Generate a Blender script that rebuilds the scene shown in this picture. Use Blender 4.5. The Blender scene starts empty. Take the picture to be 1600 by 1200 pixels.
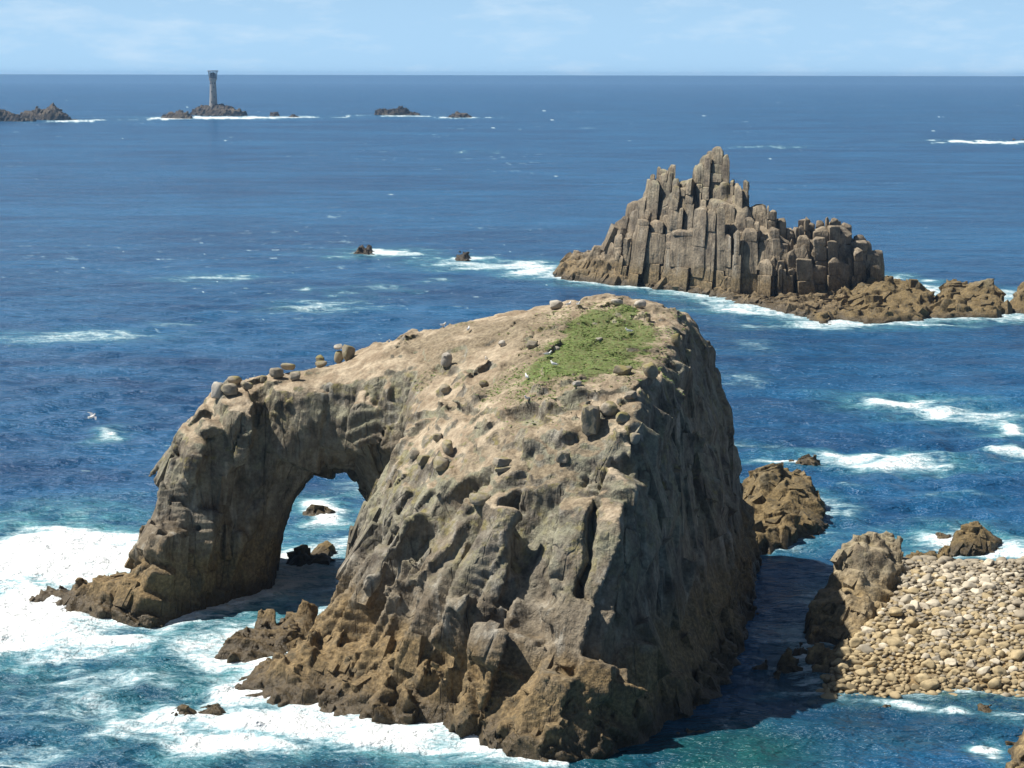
import bpy, bmesh, math, random
import numpy as np
from mathutils import Vector, Matrix
from mathutils.bvhtree import BVHTree

# ------------------------------------------------------------------ camera, sky, sun, exposure
scene = bpy.context.scene
COL = scene.collection
CAM_H = 48.0
FPX = 3300.0                       # focal length in photograph pixels (1600 wide)
PITCH = math.atan((600 - 116.5) / FPX)
ROLL = math.radians(0.107)
cam_data = bpy.data.cameras.new('camera')
cam_data.sensor_width = 36.0
cam_data.lens = 36.0 * FPX / 1600.0
cam_data.clip_start = 1.0
cam_data.clip_end = 200000.0
cam = bpy.data.objects.new('camera', cam_data)
COL.objects.link(cam)
cam.matrix_world = (Matrix.Translation((0, 0, CAM_H)) @ Matrix.Rotation(math.pi / 2 - PITCH, 4, 'X')
                    @ Matrix.Rotation(ROLL, 4, 'Z'))
scene.camera = cam

SUN = Vector((-1.0, 0.10, 1.48)).normalized()     # towards the sun
SUN_EL = math.asin(SUN.z)
SUN_AZ = math.atan2(SUN.x, SUN.y)
world = bpy.data.worlds.new('World')
scene.world = world
world.use_nodes = True
wn = world.node_tree
wn.nodes.clear()
w_out = wn.nodes.new('ShaderNodeOutputWorld')
w_bg = wn.nodes.new('ShaderNodeBackground')
w_sky = wn.nodes.new('ShaderNodeTexSky')
w_sky.sky_type = 'NISHITA'
w_sky.sun_disc = False
w_sky.sun_elevation = SUN_EL
w_sky.sun_rotation = SUN_AZ
w_sky.altitude = 0.0
w_sky.air_density = 0.45
w_sky.dust_density = 0.25
w_sky.ozone_density = 1.5
w_bg.inputs['Strength'].default_value = 0.05
# thin fair-weather cloud, all round the sky
w_tc = wn.nodes.new('ShaderNodeTexCoord')
w_map = wn.nodes.new('ShaderNodeMapping')
w_map.inputs['Scale'].default_value = (16.0, 16.0, 60.0)
w_noise = wn.nodes.new('ShaderNodeTexNoise')
w_noise.inputs['Scale'].default_value = 1.6
w_noise.inputs['Detail'].default_value = 6.0
w_noise.inputs['Roughness'].default_value = 0.6
w_ramp = wn.nodes.new('ShaderNodeMapRange')
w_ramp.inputs['From Min'].default_value = 0.47
w_ramp.inputs['From Max'].default_value = 0.74
w_ramp.inputs['To Max'].default_value = 0.50
w_mix = wn.nodes.new('ShaderNodeMix')
w_mix.data_type = 'RGBA'
w_mix.inputs['B'].default_value = (9.6, 11.6, 13.4, 1)
w_lift = wn.nodes.new('ShaderNodeVectorMath')        # clear sea air: no yellow band at the horizon
w_lift.operation = 'ADD'
w_lift.inputs[1].default_value = (0.0, 0.0, 0.10)
w_norm = wn.nodes.new('ShaderNodeVectorMath')
w_norm.operation = 'NORMALIZE'
wn.links.new(w_tc.outputs['Generated'], w_lift.inputs[0])
wn.links.new(w_lift.outputs[0], w_norm.inputs[0])
wn.links.new(w_norm.outputs[0], w_sky.inputs['Vector'])
wn.links.new(w_tc.outputs['Generated'], w_map.inputs['Vector'])
wn.links.new(w_map.outputs['Vector'], w_noise.inputs['Vector'])
wn.links.new(w_noise.outputs['Fac'], w_ramp.inputs['Value'])
wn.links.new(w_ramp.outputs['Result'], w_mix.inputs['Factor'])
# pale haze low in the sky, the same all round
w_sep = wn.nodes.new('ShaderNodeSeparateXYZ')
w_veil = wn.nodes.new('ShaderNodeMapRange')
w_veil.interpolation_type = 'SMOOTHERSTEP'
w_veil.inputs['From Min'].default_value = 0.0
w_veil.inputs['From Max'].default_value = 0.16
w_veil.inputs['To Min'].default_value = 0.95
w_veil.inputs['To Max'].default_value = 0.0
w_mix2 = wn.nodes.new('ShaderNodeMix')
w_mix2.data_type = 'RGBA'
w_mix2.inputs['B'].default_value = (6.0, 9.5, 13.0, 1)
wn.links.new(w_tc.outputs['Generated'], w_sep.inputs[0])
wn.links.new(w_sep.outputs['Z'], w_veil.inputs['Value'])
wn.links.new(w_veil.outputs['Result'], w_mix2.inputs['Factor'])
wn.links.new(w_sky.outputs['Color'], w_mix2.inputs['A'])
wn.links.new(w_mix2.outputs['Result'], w_mix.inputs['A'])
wn.links.new(w_mix.outputs['Result'], w_bg.inputs['Color'])
wn.links.new(w_bg.outputs['Background'], w_out.inputs['Surface'])

sun_data = bpy.data.lights.new('sun', 'SUN')
sun_data.energy = 5.0
sun_data.angle = math.radians(0.53)
sun_data.color = (1.0, 0.95, 0.87)
sun = bpy.data.objects.new('sun', sun_data)
COL.objects.link(sun)
sun.rotation_euler = SUN.to_track_quat('Z', 'Y').to_euler()
sun.location = (-60, 120, 120)

vs = scene.view_settings
vs.view_transform = 'Standard'
vs.look = 'None'
vs.exposure = 0.6
vs.gamma = 1.0
vs.use_curve_mapping = False

# ------------------------------------------------------------------ helpers: pixels, noise, distance fields
CP, SP = math.cos(PITCH), math.sin(PITCH)


def ray(px, py):
    dx, dy = px - 800.0, 600.0 - py
    c, s = math.cos(ROLL), math.sin(ROLL)
    rx, ry = (dx * c - dy * s) / FPX, (dx * s + dy * c) / FPX
    return Vector((rx, CP + ry * SP, -SP + ry * CP))


def W(px, py, z=0.0):
    """photograph pixel -> point on the level plane z"""
    d = ray(px, py)
    t = (z - CAM_H) / d.z
    return (d.x * t, d.y * t)


def AT(px, py, Y):
    """photograph pixel -> point at depth Y"""
    d = ray(px, py)
    t = Y / d.y
    return (d.x * t, Y, CAM_H + d.z * t)


rng0 = np.random.default_rng(7)
TAB = rng0.random((64, 64, 64), dtype=np.float32) * 2 - 1


def vnoise(P, seed=0):
    P = P.astype(np.float32) + np.float32((seed * 17.317) % 61)
    i = np.floor(P).astype(np.int32)
    f = P - i
    f = f * f * (3 - 2 * f)
    i0 = i & 63
    i1 = (i + 1) & 63
    x0, y0, z0 = i0[:, 0], i0[:, 1], i0[:, 2]
    x1, y1, z1 = i1[:, 0], i1[:, 1], i1[:, 2]
    fx, fy, fz = f[:, 0], f[:, 1], f[:, 2]
    a = TAB[x0, y0, z0] * (1 - fx) + TAB[x1, y0, z0] * fx
    b = TAB[x0, y1, z0] * (1 - fx) + TAB[x1, y1, z0] * fx
    c = TAB[x0, y0, z1] * (1 - fx) + TAB[x1, y0, z1] * fx
    d = TAB[x0, y1, z1] * (1 - fx) + TAB[x1, y1, z1] * fx
    return (a * (1 - fy) + b * fy) * (1 - fz) + (c * (1 - fy) + d * fy) * fz


def fbm(P, octv=4, seed=0, gain=0.5):
    r = np.zeros(len(P), np.float32)
    a, s, t = 1.0, 1.0, 0.0
    for k in range(octv):
        r += a * vnoise(P * s, seed + k * 3 + 1)
        t += a
        a *= gain
        s *= 2.03
    return r / t * 1.6


def _hash(ix, iy, iz, k):
    h = (ix.astype(np.uint32) * np.uint32(374761393) + iy.astype(np.uint32) * np.uint32(668265263)
         + iz.astype(np.uint32) * np.uint32(2147483647) + np.uint32(k * 974711 + 1013))
    h = (h ^ (h >> np.uint32(13))) * np.uint32(1274126177)
    h = h ^ (h >> np.uint32(16))
    return (h & np.uint32(0xFFFFFF)).astype(np.float32) / np.float32(0xFFFFFF)


def facets(P, seed=0):
    """cellular blocks: returns (offset in -1..1 with tilted faces, gap to the next block)"""
    out_v = np.empty(len(P), np.float32)
    out_g = np.empty(len(P), np.float32)
    CH = 300000
    for s in range(0, len(P), CH):
        p = P[s:s + CH].astype(np.float32)
        i = np.floor(p).astype(np.int32)
        n = len(p)
        f1 = np.full(n, 9.0, np.float32)
        f2 = np.full(n, 9.0, np.float32)
        val = np.zeros(n, np.float32)
        for dx in (0, 1):
            for dy in (0, 1):
                for dz in (0, 1):
                    cx, cy, cz = i[:, 0] + dx, i[:, 1] + dy, i[:, 2] + dz
                    h1 = _hash(cx, cy, cz, seed)
                    h2 = _hash(cx, cy, cz, seed + 11)
                    h3 = _hash(cx, cy, cz, seed + 23)
                    lx = p[:, 0] - cx + 0.3 - 0.6 * h1
                    ly = p[:, 1] - cy + 0.3 - 0.6 * h2
                    lz = p[:, 2] - cz + 0.3 - 0.6 * h3
                    d = np.sqrt(lx * lx + ly * ly + lz * lz)
                    nearer = d < f1
                    f2 = np.where(nearer, f1, np.minimum(f2, d))
                    g1 = (h1 * 7.13) % 1.0 - 0.5
                    g2 = (h2 * 5.71) % 1.0 - 0.5
                    g3 = (h3 * 9.37) % 1.0 - 0.5
                    v = (h1 + h2 + h3) / 1.5 - 1.0 + 1.8 * (lx * g1 + ly * g2 + lz * g3)
                    val = np.where(nearer, v, val)
                    f1 = np.where(nearer, d, f1)
        out_v[s:s + CH] = val
        out_g[s:s + CH] = f2 - f1
    return out_v, out_g


def sd_poly(x, y, V):
    V = np.asarray(V, np.float64)
    d = np.full(x.shape, 1e18)
    inside = np.zeros(x.shape, bool)
    n = len(V)
    for i in range(n):
        a, b = V[i], V[(i + 1) % n]
        ex, ey = b - a
        wx, wy = x - a[0], y - a[1]
        t = np.clip((wx * ex + wy * ey) / (ex * ex + ey * ey + 1e-12), 0, 1)
        d = np.minimum(d, (wx - ex * t) ** 2 + (wy - ey * t) ** 2)
        c = ((a[1] > y) != (b[1] > y)) & (x < (b[0] - a[0]) * (y - a[1]) / ((b[1] - a[1]) + 1e-12) + a[0])
        inside ^= c
    d = np.sqrt(d)
    return np.where(inside, -d, d)


def smooth(e0, e1, x):
    t = np.clip((x - e0) / (e1 - e0), 0, 1)
    return t * t * (3 - 2 * t)


def smin(a, b, k):
    h = np.clip(0.5 + 0.5 * (b - a) / k, 0, 1)
    return b * (1 - h) + a * h - k * h * (1 - h)


def loft(X, Y, zs, levels):
    """polygon outlines stacked by height; X, Y 2-D grids; returns (nx,ny,nz)"""
    zl = np.array([l[0] for l in levels], float)
    PL = np.array([l[1] for l in levels], float)
    out = np.empty(X.shape + (len(zs),))
    for k, z in enumerate(zs):
        zz = min(max(z, zl[0]), zl[-1])
        j = min(max(int(np.searchsorted(zl, zz)) - 1, 0), len(zl) - 2)
        t = (zz - zl[j]) / (zl[j + 1] - zl[j])
        out[:, :, k] = sd_poly(X, Y, PL[j] * (1 - t) + PL[j + 1] * t)
    return out


def thin_plate(pts):
    pts = np.array(pts, float)
    xy, z = pts[:, :2], pts[:, 2]
    n = len(xy)

    def phi(r2):
        return 0.5 * r2 * np.log(r2 + 1e-9)
    K = phi(((xy[:, None] - xy[None]) ** 2).sum(-1)) + np.eye(n) * 1.0
    Pm = np.c_[np.ones(n), xy]
    A = np.block([[K, Pm], [Pm.T, np.zeros((3, 3))]])
    w = np.linalg.solve(A, np.r_[z, 0, 0, 0])

    def f(x, y):
        r = w[n] + w[n + 1] * x + w[n + 2] * y
        for i in range(n):
            r = r + w[i] * phi((x - xy[i, 0]) ** 2 + (y - xy[i, 1]) ** 2)
        return r
    return f


def upsample(F, n_out, axis):
    n_in = F.shape[axis]
    t = np.linspace(0, n_in - 1, n_out)
    i = np.minimum(t.astype(int), n_in - 2)
    f = (t - i).astype(np.float32)
    sh = [1, 1, 1]
    sh[axis] = n_out
    f = f.reshape(sh)
    return np.take(F, i, axis) * (1 - f) + np.take(F, i + 1, axis) * f


def surface_nets(F, org, h):
    nx, ny, nz = F.shape
    S = F < 0
    cnt = np.zeros((nx - 1, ny - 1, nz - 1), np.int8)
    corners = [(a, b, c) for a in (0, 1) for b in (0, 1) for c in (0, 1)]
    for a, b, c in corners:
        cnt += S[a:nx - 1 + a, b:ny - 1 + b, c:nz - 1 + c]
    cells = np.argwhere((cnt > 0) & (cnt < 8))
    idx = np.full(cnt.shape, -1, np.int32)
    idx[cells[:, 0], cells[:, 1], cells[:, 2]] = np.arange(len(cells))
    vals = {c: F[cells[:, 0] + c[0], cells[:, 1] + c[1], cells[:, 2] + c[2]] for c in corners}
    acc = np.zeros((len(cells), 3))
    num = np.zeros(len(cells))
    for c in corners:
        for ax in range(3):
            if c[ax] == 0:
                e = list(c)
                e[ax] = 1
                e = tuple(e)
                va, vb = vals[c], vals[e]
                m = (va < 0) != (vb < 0)
                t = np.where(m, va / np.where(m, va - vb, 1), 0)
                for k in range(3):
                    acc[:, k] += np.where(m, c[k] + (t if k == ax else 0), 0)
                num += m
    V = (cells + acc / num[:, None]) * h + np.array(org)
    quads = []
    for ax in range(3):
        u, v = (ax + 1) % 3, (ax + 2) % 3
        sl0 = [slice(None)] * 3
        sl1 = [slice(None)] * 3
        sl0[ax] = slice(0, -1)
        sl1[ax] = slice(1, None)
        A, B = S[tuple(sl0)], S[tuple(sl1)]
        e = np.argwhere(A != B)
        ok = (e[:, u] > 0) & (e[:, v] > 0) & (e[:, u] < F.shape[u] - 1) & (e[:, v] < F.shape[v] - 1)
        e = e[ok]
        q = []
        for du, dv in ((-1, -1), (0, -1), (0, 0), (-1, 0)):
            cc = e.copy()
            cc[:, u] += du
            cc[:, v] += dv
            q.append(idx[cc[:, 0], cc[:, 1], cc[:, 2]])
        q = np.array(q).T
        flip = ~A[e[:, 0], e[:, 1], e[:, 2]]
        q[flip] = q[flip][:, ::-1]
        quads.append(q)
    Q = np.concatenate(quads)
    return V.astype(np.float32), Q[(Q >= 0).all(1)]


def mesh_np(name, V, Q, smooth_shade=True, sharp=None):
    me = bpy.data.meshes.new(name)
    V = np.asarray(V, np.float32)
    Q = np.asarray(Q, np.int32)
    n, k = Q.shape
    me.vertices.add(len(V))
    me.vertices.foreach_set('co', V.ravel())
    me.loops.add(n * k)
    me.loops.foreach_set('vertex_index', Q.ravel())
    me.polygons.add(n)
    me.polygons.foreach_set('loop_start', np.arange(0, n * k, k, dtype=np.int32))
    me.update(calc_edges=True)
    me.validate()
    me.polygons.foreach_set('use_smooth', np.full(len(me.polygons), smooth_shade, bool))
    if sharp is not None:
        me.set_sharp_from_angle(angle=math.radians(sharp))
    return me


def attr(me, name, vals):
    a = me.attributes.new(name, 'FLOAT', 'POINT')
    a.data.foreach_set('value', np.asarray(vals, np.float32))


def link(name, me, mat, parent=None, loc=None):
    o = bpy.data.objects.new(name, me)
    COL.objects.link(o)
    if mat and me and not me.materials:
        me.materials.append(mat)
    if parent:
        o.parent = parent
    if loc is not None:
        o.location = loc
    return o


def tag(o, label, cat, group=None, kind=None):
    o['label'] = label
    if cat:
        o['category'] = cat
    if group:
        o['group'] = group
    if kind:
        o['kind'] = kind
    return o


def build_rock(name, sdf, lo, hi, coarse, fine, detail, band=2.8):
    """coarse distance field -> fine grid with block detail -> mesh data; origin kept at world zero"""
    lo, hi = np.array(lo, float), np.array(hi, float)
    m = int(round(coarse / fine))
    n = np.ceil((hi - lo) / coarse).astype(int) + 1
    xs, ys, zs = [lo[k] + np.arange(n[k]) * coarse for k in range(3)]
    X, Y = np.meshgrid(xs, ys, indexing='ij')
    F = sdf(X, Y, zs).astype(np.float32)
    for ax in range(3):
        F = upsample(F, (n[ax] - 1) * m + 1, ax)
    sel = np.argwhere(np.abs(F) < band)
    P = (sel * fine + lo).astype(np.float32)
    F0 = F.copy()
    lim = np.array(F.shape) - 1
    lo32 = lo.astype(np.float32)

    def samp(p):
        i = np.clip(np.rint((p - lo32) / fine).astype(np.int32), 0, lim)
        return F0[i[:, 0], i[:, 1], i[:, 2]]
    F[sel[:, 0], sel[:, 1], sel[:, 2]] -= detail(P, samp)
    F[0], F[-1] = 1, 1
    F[:, 0], F[:, -1] = 1, 1
    F[:, :, -1] = 1
    return surface_nets(F, lo, fine)


# joint frame of the granite: e1 runs down-left, blocks are long in e1
def joint_frame(e1):
    e1 = np.array(e1, float)
    e1 /= np.linalg.norm(e1)
    e2 = np.cross(e1, (0.2, 1, 0.1))
    e2 /= np.linalg.norm(e2)
    e3 = np.cross(e1, e2)
    return np.array([e1, e2, e3], np.float32).T


JF = joint_frame((-0.30, -0.22, -0.93))
JV = joint_frame((-0.06, 0.03, -1.0))
JL = joint_frame((0.8, 0.45, -0.35))


def bricks(P, fr, size, seed, samp, d0):
    """jointed blocks: each block is kept or lost whole, so faces follow the joints; returns the change of the field"""
    size = np.array(size, np.float32)
    q = (P @ fr) / size
    i2 = np.floor(q[:, 1])
    z0 = np.zeros(len(q), np.int32)
    i2i = i2.astype(np.int32)
    o3 = _hash(i2i, z0, z0, seed)
    i3 = np.floor(q[:, 2] + o3)
    i3i = i3.astype(np.int32)
    o1 = _hash(i2i, i3i, z0, seed + 3)
    i1 = np.floor(q[:, 0] + o1)
    i1i = i1.astype(np.int32)
    c = np.stack([i1 + 0.5 - o1, i2 + 0.5, i3 + 0.5 - o3], 1)
    l = q - c
    dc = samp(P + (((c - q) * size) @ fr.T))
    r1, r2, r3 = _hash(i1i, i2i, i3i, seed + 7), _hash(i1i, i2i, i3i, seed + 8), _hash(i1i, i2i, i3i, seed + 9)
    tilt = ((l[:, 0] * (r1 - 0.5) + l[:, 1] * (r2 - 0.5) + l[:, 2] * (r3 - 0.5)) * 0.9 + (r1 + r2 + r3 - 1.5) * 0.55) * size[1:].mean()
    edge = np.minimum(np.minimum(0.5 - np.abs(l[:, 1]), 0.5 - np.abs(l[:, 2])) * size[1:].mean(), (0.5 - np.abs(l[:, 0])) * size[0])
    return d0 - dc, tilt, edge


def granite(P, big=1.0, amp=1.0, seed=0, frame=None, lump=5.0, lump_amp=1.0, samp=None, size=(7.5, 2.9, 3.2), keep=0.70):
    fr = JF if frame is None else frame
    wv = np.stack([fbm(P * (0.13 / big), 1, seed + 40), fbm(P * (0.13 / big), 1, seed + 50), fbm(P * (0.13 / big), 1, seed + 60)], 1) * (1.1 * big)
    W1 = P + wv
    d0 = samp(P)

    def sw(p):                      # the warp is removed again when a block centre is looked up
        return samp(p - wv)
    s1 = np.array(size) * big
    b1, t1, e1 = bricks(W1, fr, s1, seed, sw, d0)
    b2, t2, e2 = bricks(W1 + 0.3 * wv, fr, s1 * np.array([0.36, 0.40, 0.40]), seed + 20, sw, d0)
    d = keep * b1 + 0.62 * t1 + 0.20 * b2 + 0.22 * t2
    d -= 0.34 * big * np.exp(-e1 / (0.12 * big)) + 0.09 * big * np.exp(-e2 / (0.10 * big))
    rib = fbm((W1 @ fr) * np.array([0.03, 0.15, 0.15], np.float32) / big, 2, seed + 33)
    d += 1.5 * big * (0.3 - np.abs(rib))
    fl = fbm((W1 @ fr) * np.array([0.07, 0.55, 0.55], np.float32) / big, 2, seed + 36)
    d += 0.55 * big * (0.25 - np.abs(fl))
    if lump > -4:
        k_ = P[:, 2] + 1.6 * wv[:, 0] / big < lump + 2.0
        wk = wv[k_]
        b3, t3, e3 = bricks(W1[k_], JL, np.array([2.3, 2.0, 1.6]) * big, seed + 30, lambda p: samp(p - wk), d0[k_])
        v4, g4 = facets(W1[k_] / (1.1 * big), seed + 15)
        dl = 0.50 * b3 + 0.85 * t3 + 0.35 * b1[k_] + 0.35 * t1[k_] + big * (0.24 * v4 - 0.12 * np.exp(-g4 / 0.08)) - 0.28 * big * np.exp(-e3 / (0.12 * big))
        k = smooth(lump + 2.0, lump - 1.5, (P[:, 2] + 1.6 * wv[:, 0] / big)[k_])
        d[k_] = d[k_] * (1 - k) + lump_amp * dl * k
    d = d + 0.30 * big * fbm(P * (0.22 / big), 2, seed + 70) + 0.06 * fbm(P * 1.5, 2, seed + 80)
    d = np.where(d < 0, d * 0.6, d)
    return np.clip(amp * d, -2.7 * big, 2.7 * big)


def mound(poly, H, slope=1.2, base_drop=4.0):
    """low rock: outline polygon at the waterline, top height function"""
    def f(X, Y, zs):
        d2 = sd_poly(X, Y, poly)
        h = H(X, Y) if callable(H) else H
        out = np.empty(X.shape + (len(zs),))
        for k, z in enumerate(zs):
            side = (d2 + z / slope) / math.sqrt(1 + 1 / slope ** 2)
            top = (z - h) * 0.85
            q = np.maximum(side, top)
            out[:, :, k] = np.maximum(q, -base_drop - z)
        return out
    return f


def hull_mesh(name, pts, sharp=None):
    bm = bmesh.new()
    for q in pts:
        bm.verts.new(q)
    r = bmesh.ops.convex_hull(bm, input=bm.verts)
    bmesh.ops.delete(bm, geom=[v for v in r['geom_interior'] if isinstance(v, bmesh.types.BMVert)], context='VERTS')
    me = bpy.data.meshes.new(name)
    bm.to_mesh(me)
    bm.free()
    return me


def block_pts(rg, extra=8, chip=0.30):
    """corners and broken edges of an irregular block inside the unit box"""
    P = []
    for a in (-1, 1):
        for b in (-1, 1):
            for c in (-1, 1):
                P.append(np.array([a, b, c]) * (1 - chip * rg.random(3)))
    for _ in range(extra):
        q = rg.uniform(-1, 1, 3)
        k = rg.integers(3)
        q[k] = np.sign(q[k]) * rg.uniform(0.92, 1.0)
        P.append(q * 0.97)
    return [tuple(q) for q in P]


def add_blocks(parent, V, Q, n, L, Wd, proud, jdir, meshes, seed, name='block', choose=None, rad=1.2, th=(0.35, 0.6), off=None, wob=0.12, min_flat=0.52):
    """joint blocks bedded in a rock's surface, each a part of it; V in world space, off = the parent's world origin"""
    r = np.random.default_rng(seed)
    c_ = V[Q].mean(1)
    n_ = np.cross(V[Q[:, 2]] - V[Q[:, 0]], V[Q[:, 3]] - V[Q[:, 1]])
    a_ = np.linalg.norm(n_, axis=1) + 1e-9
    n_ = n_ / a_[:, None]
    ids = np.flatnonzero(choose(c_, n_)) if choose else np.flatnonzero((c_[:, 2] > 0.0) & (n_[:, 1] < 0.4) & (n_[:, 2] > -0.3))
    if len(ids) < n:
        return
    for q in r.choice(ids, n, p=a_[ids] / a_[ids].sum(), replace=False):
        c = c_[q]
        l, w = r.uniform(*L) / 2, r.uniform(*Wd) / 2
        m = np.abs(c_ - c).max(1) < max(rad, 0.75 * l)
        nn = (n_[m] * a_[m][:, None]).sum(0)
        flat = np.linalg.norm(nn) / a_[m].sum()          # 1 on an even face, low on a sharp edge
        if flat < min_flat:
            continue
        nn /= np.linalg.norm(nn) + 1e-9
        dd = np.array(jdir) + r.normal(0, wob, 3)
        e1 = dd - nn * (dd @ nn)
        if np.linalg.norm(e1) < 0.25:
            continue
        n2 = nn + r.normal(0, wob, 3)
        n2 /= np.linalg.norm(n2)
        e2 = np.cross(n2, e1)
        e2 /= np.linalg.norm(e2)
        e1 = np.cross(e2, n2)
        t = r.uniform(*th) * max(w, 0.35) * 2
        ctr = c - nn * (t - r.uniform(*proud)) - off
        M = Matrix.Identity(4)
        for k in range(3):
            M[k][0], M[k][1], M[k][2], M[k][3] = e1[k] * l, e2[k] * w, n2[k] * t, ctr[k]
        o = link(name, meshes[r.integers(len(meshes))], None, parent)
        o.matrix_local = M


def hull_set(n, seed, mat, extra=9, chip=0.30):
    r = np.random.default_rng(seed)
    out = []
    for _ in range(n):
        m = hull_mesh('block', block_pts(r, extra, chip))
        m.materials.append(mat)
        out.append(m)
    return out

# ------------------------------------------------------------------ materials
class NT:
    def __init__(self, name):
        self.mat = bpy.data.materials.new(name)
        self.mat.use_nodes = True
        self.t = self.mat.node_tree
        self.t.nodes.clear()
        self.out = self.t.nodes.new('ShaderNodeOutputMaterial')
        self.geo = self.t.nodes.new('ShaderNodeNewGeometry')
        self.pos = self.geo.outputs['Position']

    def n(self, kind, **kw):
        nd = self.t.nodes.new(kind)
        for k, v in kw.items():
            setattr(nd, k, v)
        return nd

    def put(self, sock, v):
        if isinstance(v, bpy.types.NodeSocket):
            self.t.links.new(v, sock)
        elif isinstance(v, (tuple, list)) and len(v) == 3 and sock.type == 'RGBA':
            sock.default_value = (*v, 1)
        else:
            sock.default_value = v

    def noise(self, scale, detail=4, rough=0.55, vec=None, stretch=None, off=0.0, dist=0.0):
        v = vec or self.pos
        if stretch or off:
            m = self.n('ShaderNodeMapping')
            m.inputs['Scale'].default_value = stretch or (1, 1, 1)
            m.inputs['Location'].default_value = (off, off * 0.7, off * 1.3)
            self.t.links.new(v, m.inputs['Vector'])
            v = m.outputs['Vector']
        nd = self.n('ShaderNodeTexNoise')
        nd.inputs['Scale'].default_value = scale
        nd.inputs['Detail'].default_value = detail
        nd.inputs['Roughness'].default_value = rough
        nd.inputs['Distortion'].default_value = dist
        self.t.links.new(v, nd.inputs['Vector'])
        return nd.outputs['Fac']

    def mr(self, v, a, b, c=0.0, d=1.0, soft=True):
        nd = self.n('ShaderNodeMapRange')
        if soft:
            nd.interpolation_type = 'SMOOTHSTEP'
        self.put(nd.inputs['Value'], v)
        for k, x in zip(('From Min', 'From Max', 'To Min', 'To Max'), (a, b, c, d)):
            nd.inputs[k].default_value = x
        return nd.outputs['Result']

    def m(self, op, a, b=0.0, clamp=False):
        nd = self.n('ShaderNodeMath', operation=op, use_clamp=clamp)
        self.put(nd.inputs[0], a)
        self.put(nd.inputs[1], b)
        return nd.outputs[0]

    def mix(self, f, a, b, mode='MIX'):
        nd = self.n('ShaderNodeMix', data_type='RGBA', blend_type=mode)
        self.put(nd.inputs['Factor'], f)
        self.put(nd.inputs['A'], a)
        self.put(nd.inputs['B'], b)
        return nd.outputs['Result']

    def attr(self, name):
        return self.n('ShaderNodeAttribute', attribute_name=name).outputs['Fac']

    def xyz(self, v):
        nd = self.n('ShaderNodeSeparateXYZ')
        self.t.links.new(v, nd.inputs[0])
        return nd.outputs

    def bump(self, h, strength, dist, normal=None):
        nd = self.n('ShaderNodeBump')
        nd.inputs['Strength'].default_value = strength
        nd.inputs['Distance'].default_value = dist
        self.t.links.new(h, nd.inputs['Height'])
        if normal:
            self.t.links.new(normal, nd.inputs['Normal'])
        return nd.outputs['Normal']

    def bsdf(self, color, rough, normal=None, spec=0.3, **kw):
        b = self.n('ShaderNodeBsdfPrincipled')
        self.put(b.inputs['Base Color'], color)
        self.put(b.inputs['Roughness'], rough)
        b.inputs['Specular IOR Level'].default_value = spec
        if normal:
            self.t.links.new(normal, b.inputs['Normal'])
        for k, v in kw.items():
            self.put(b.inputs[k], v)
        return b.outputs['BSDF']

    def done(self, sh):
        self.t.links.new(sh, self.out.inputs['Surface'])
        return self.mat


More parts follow.
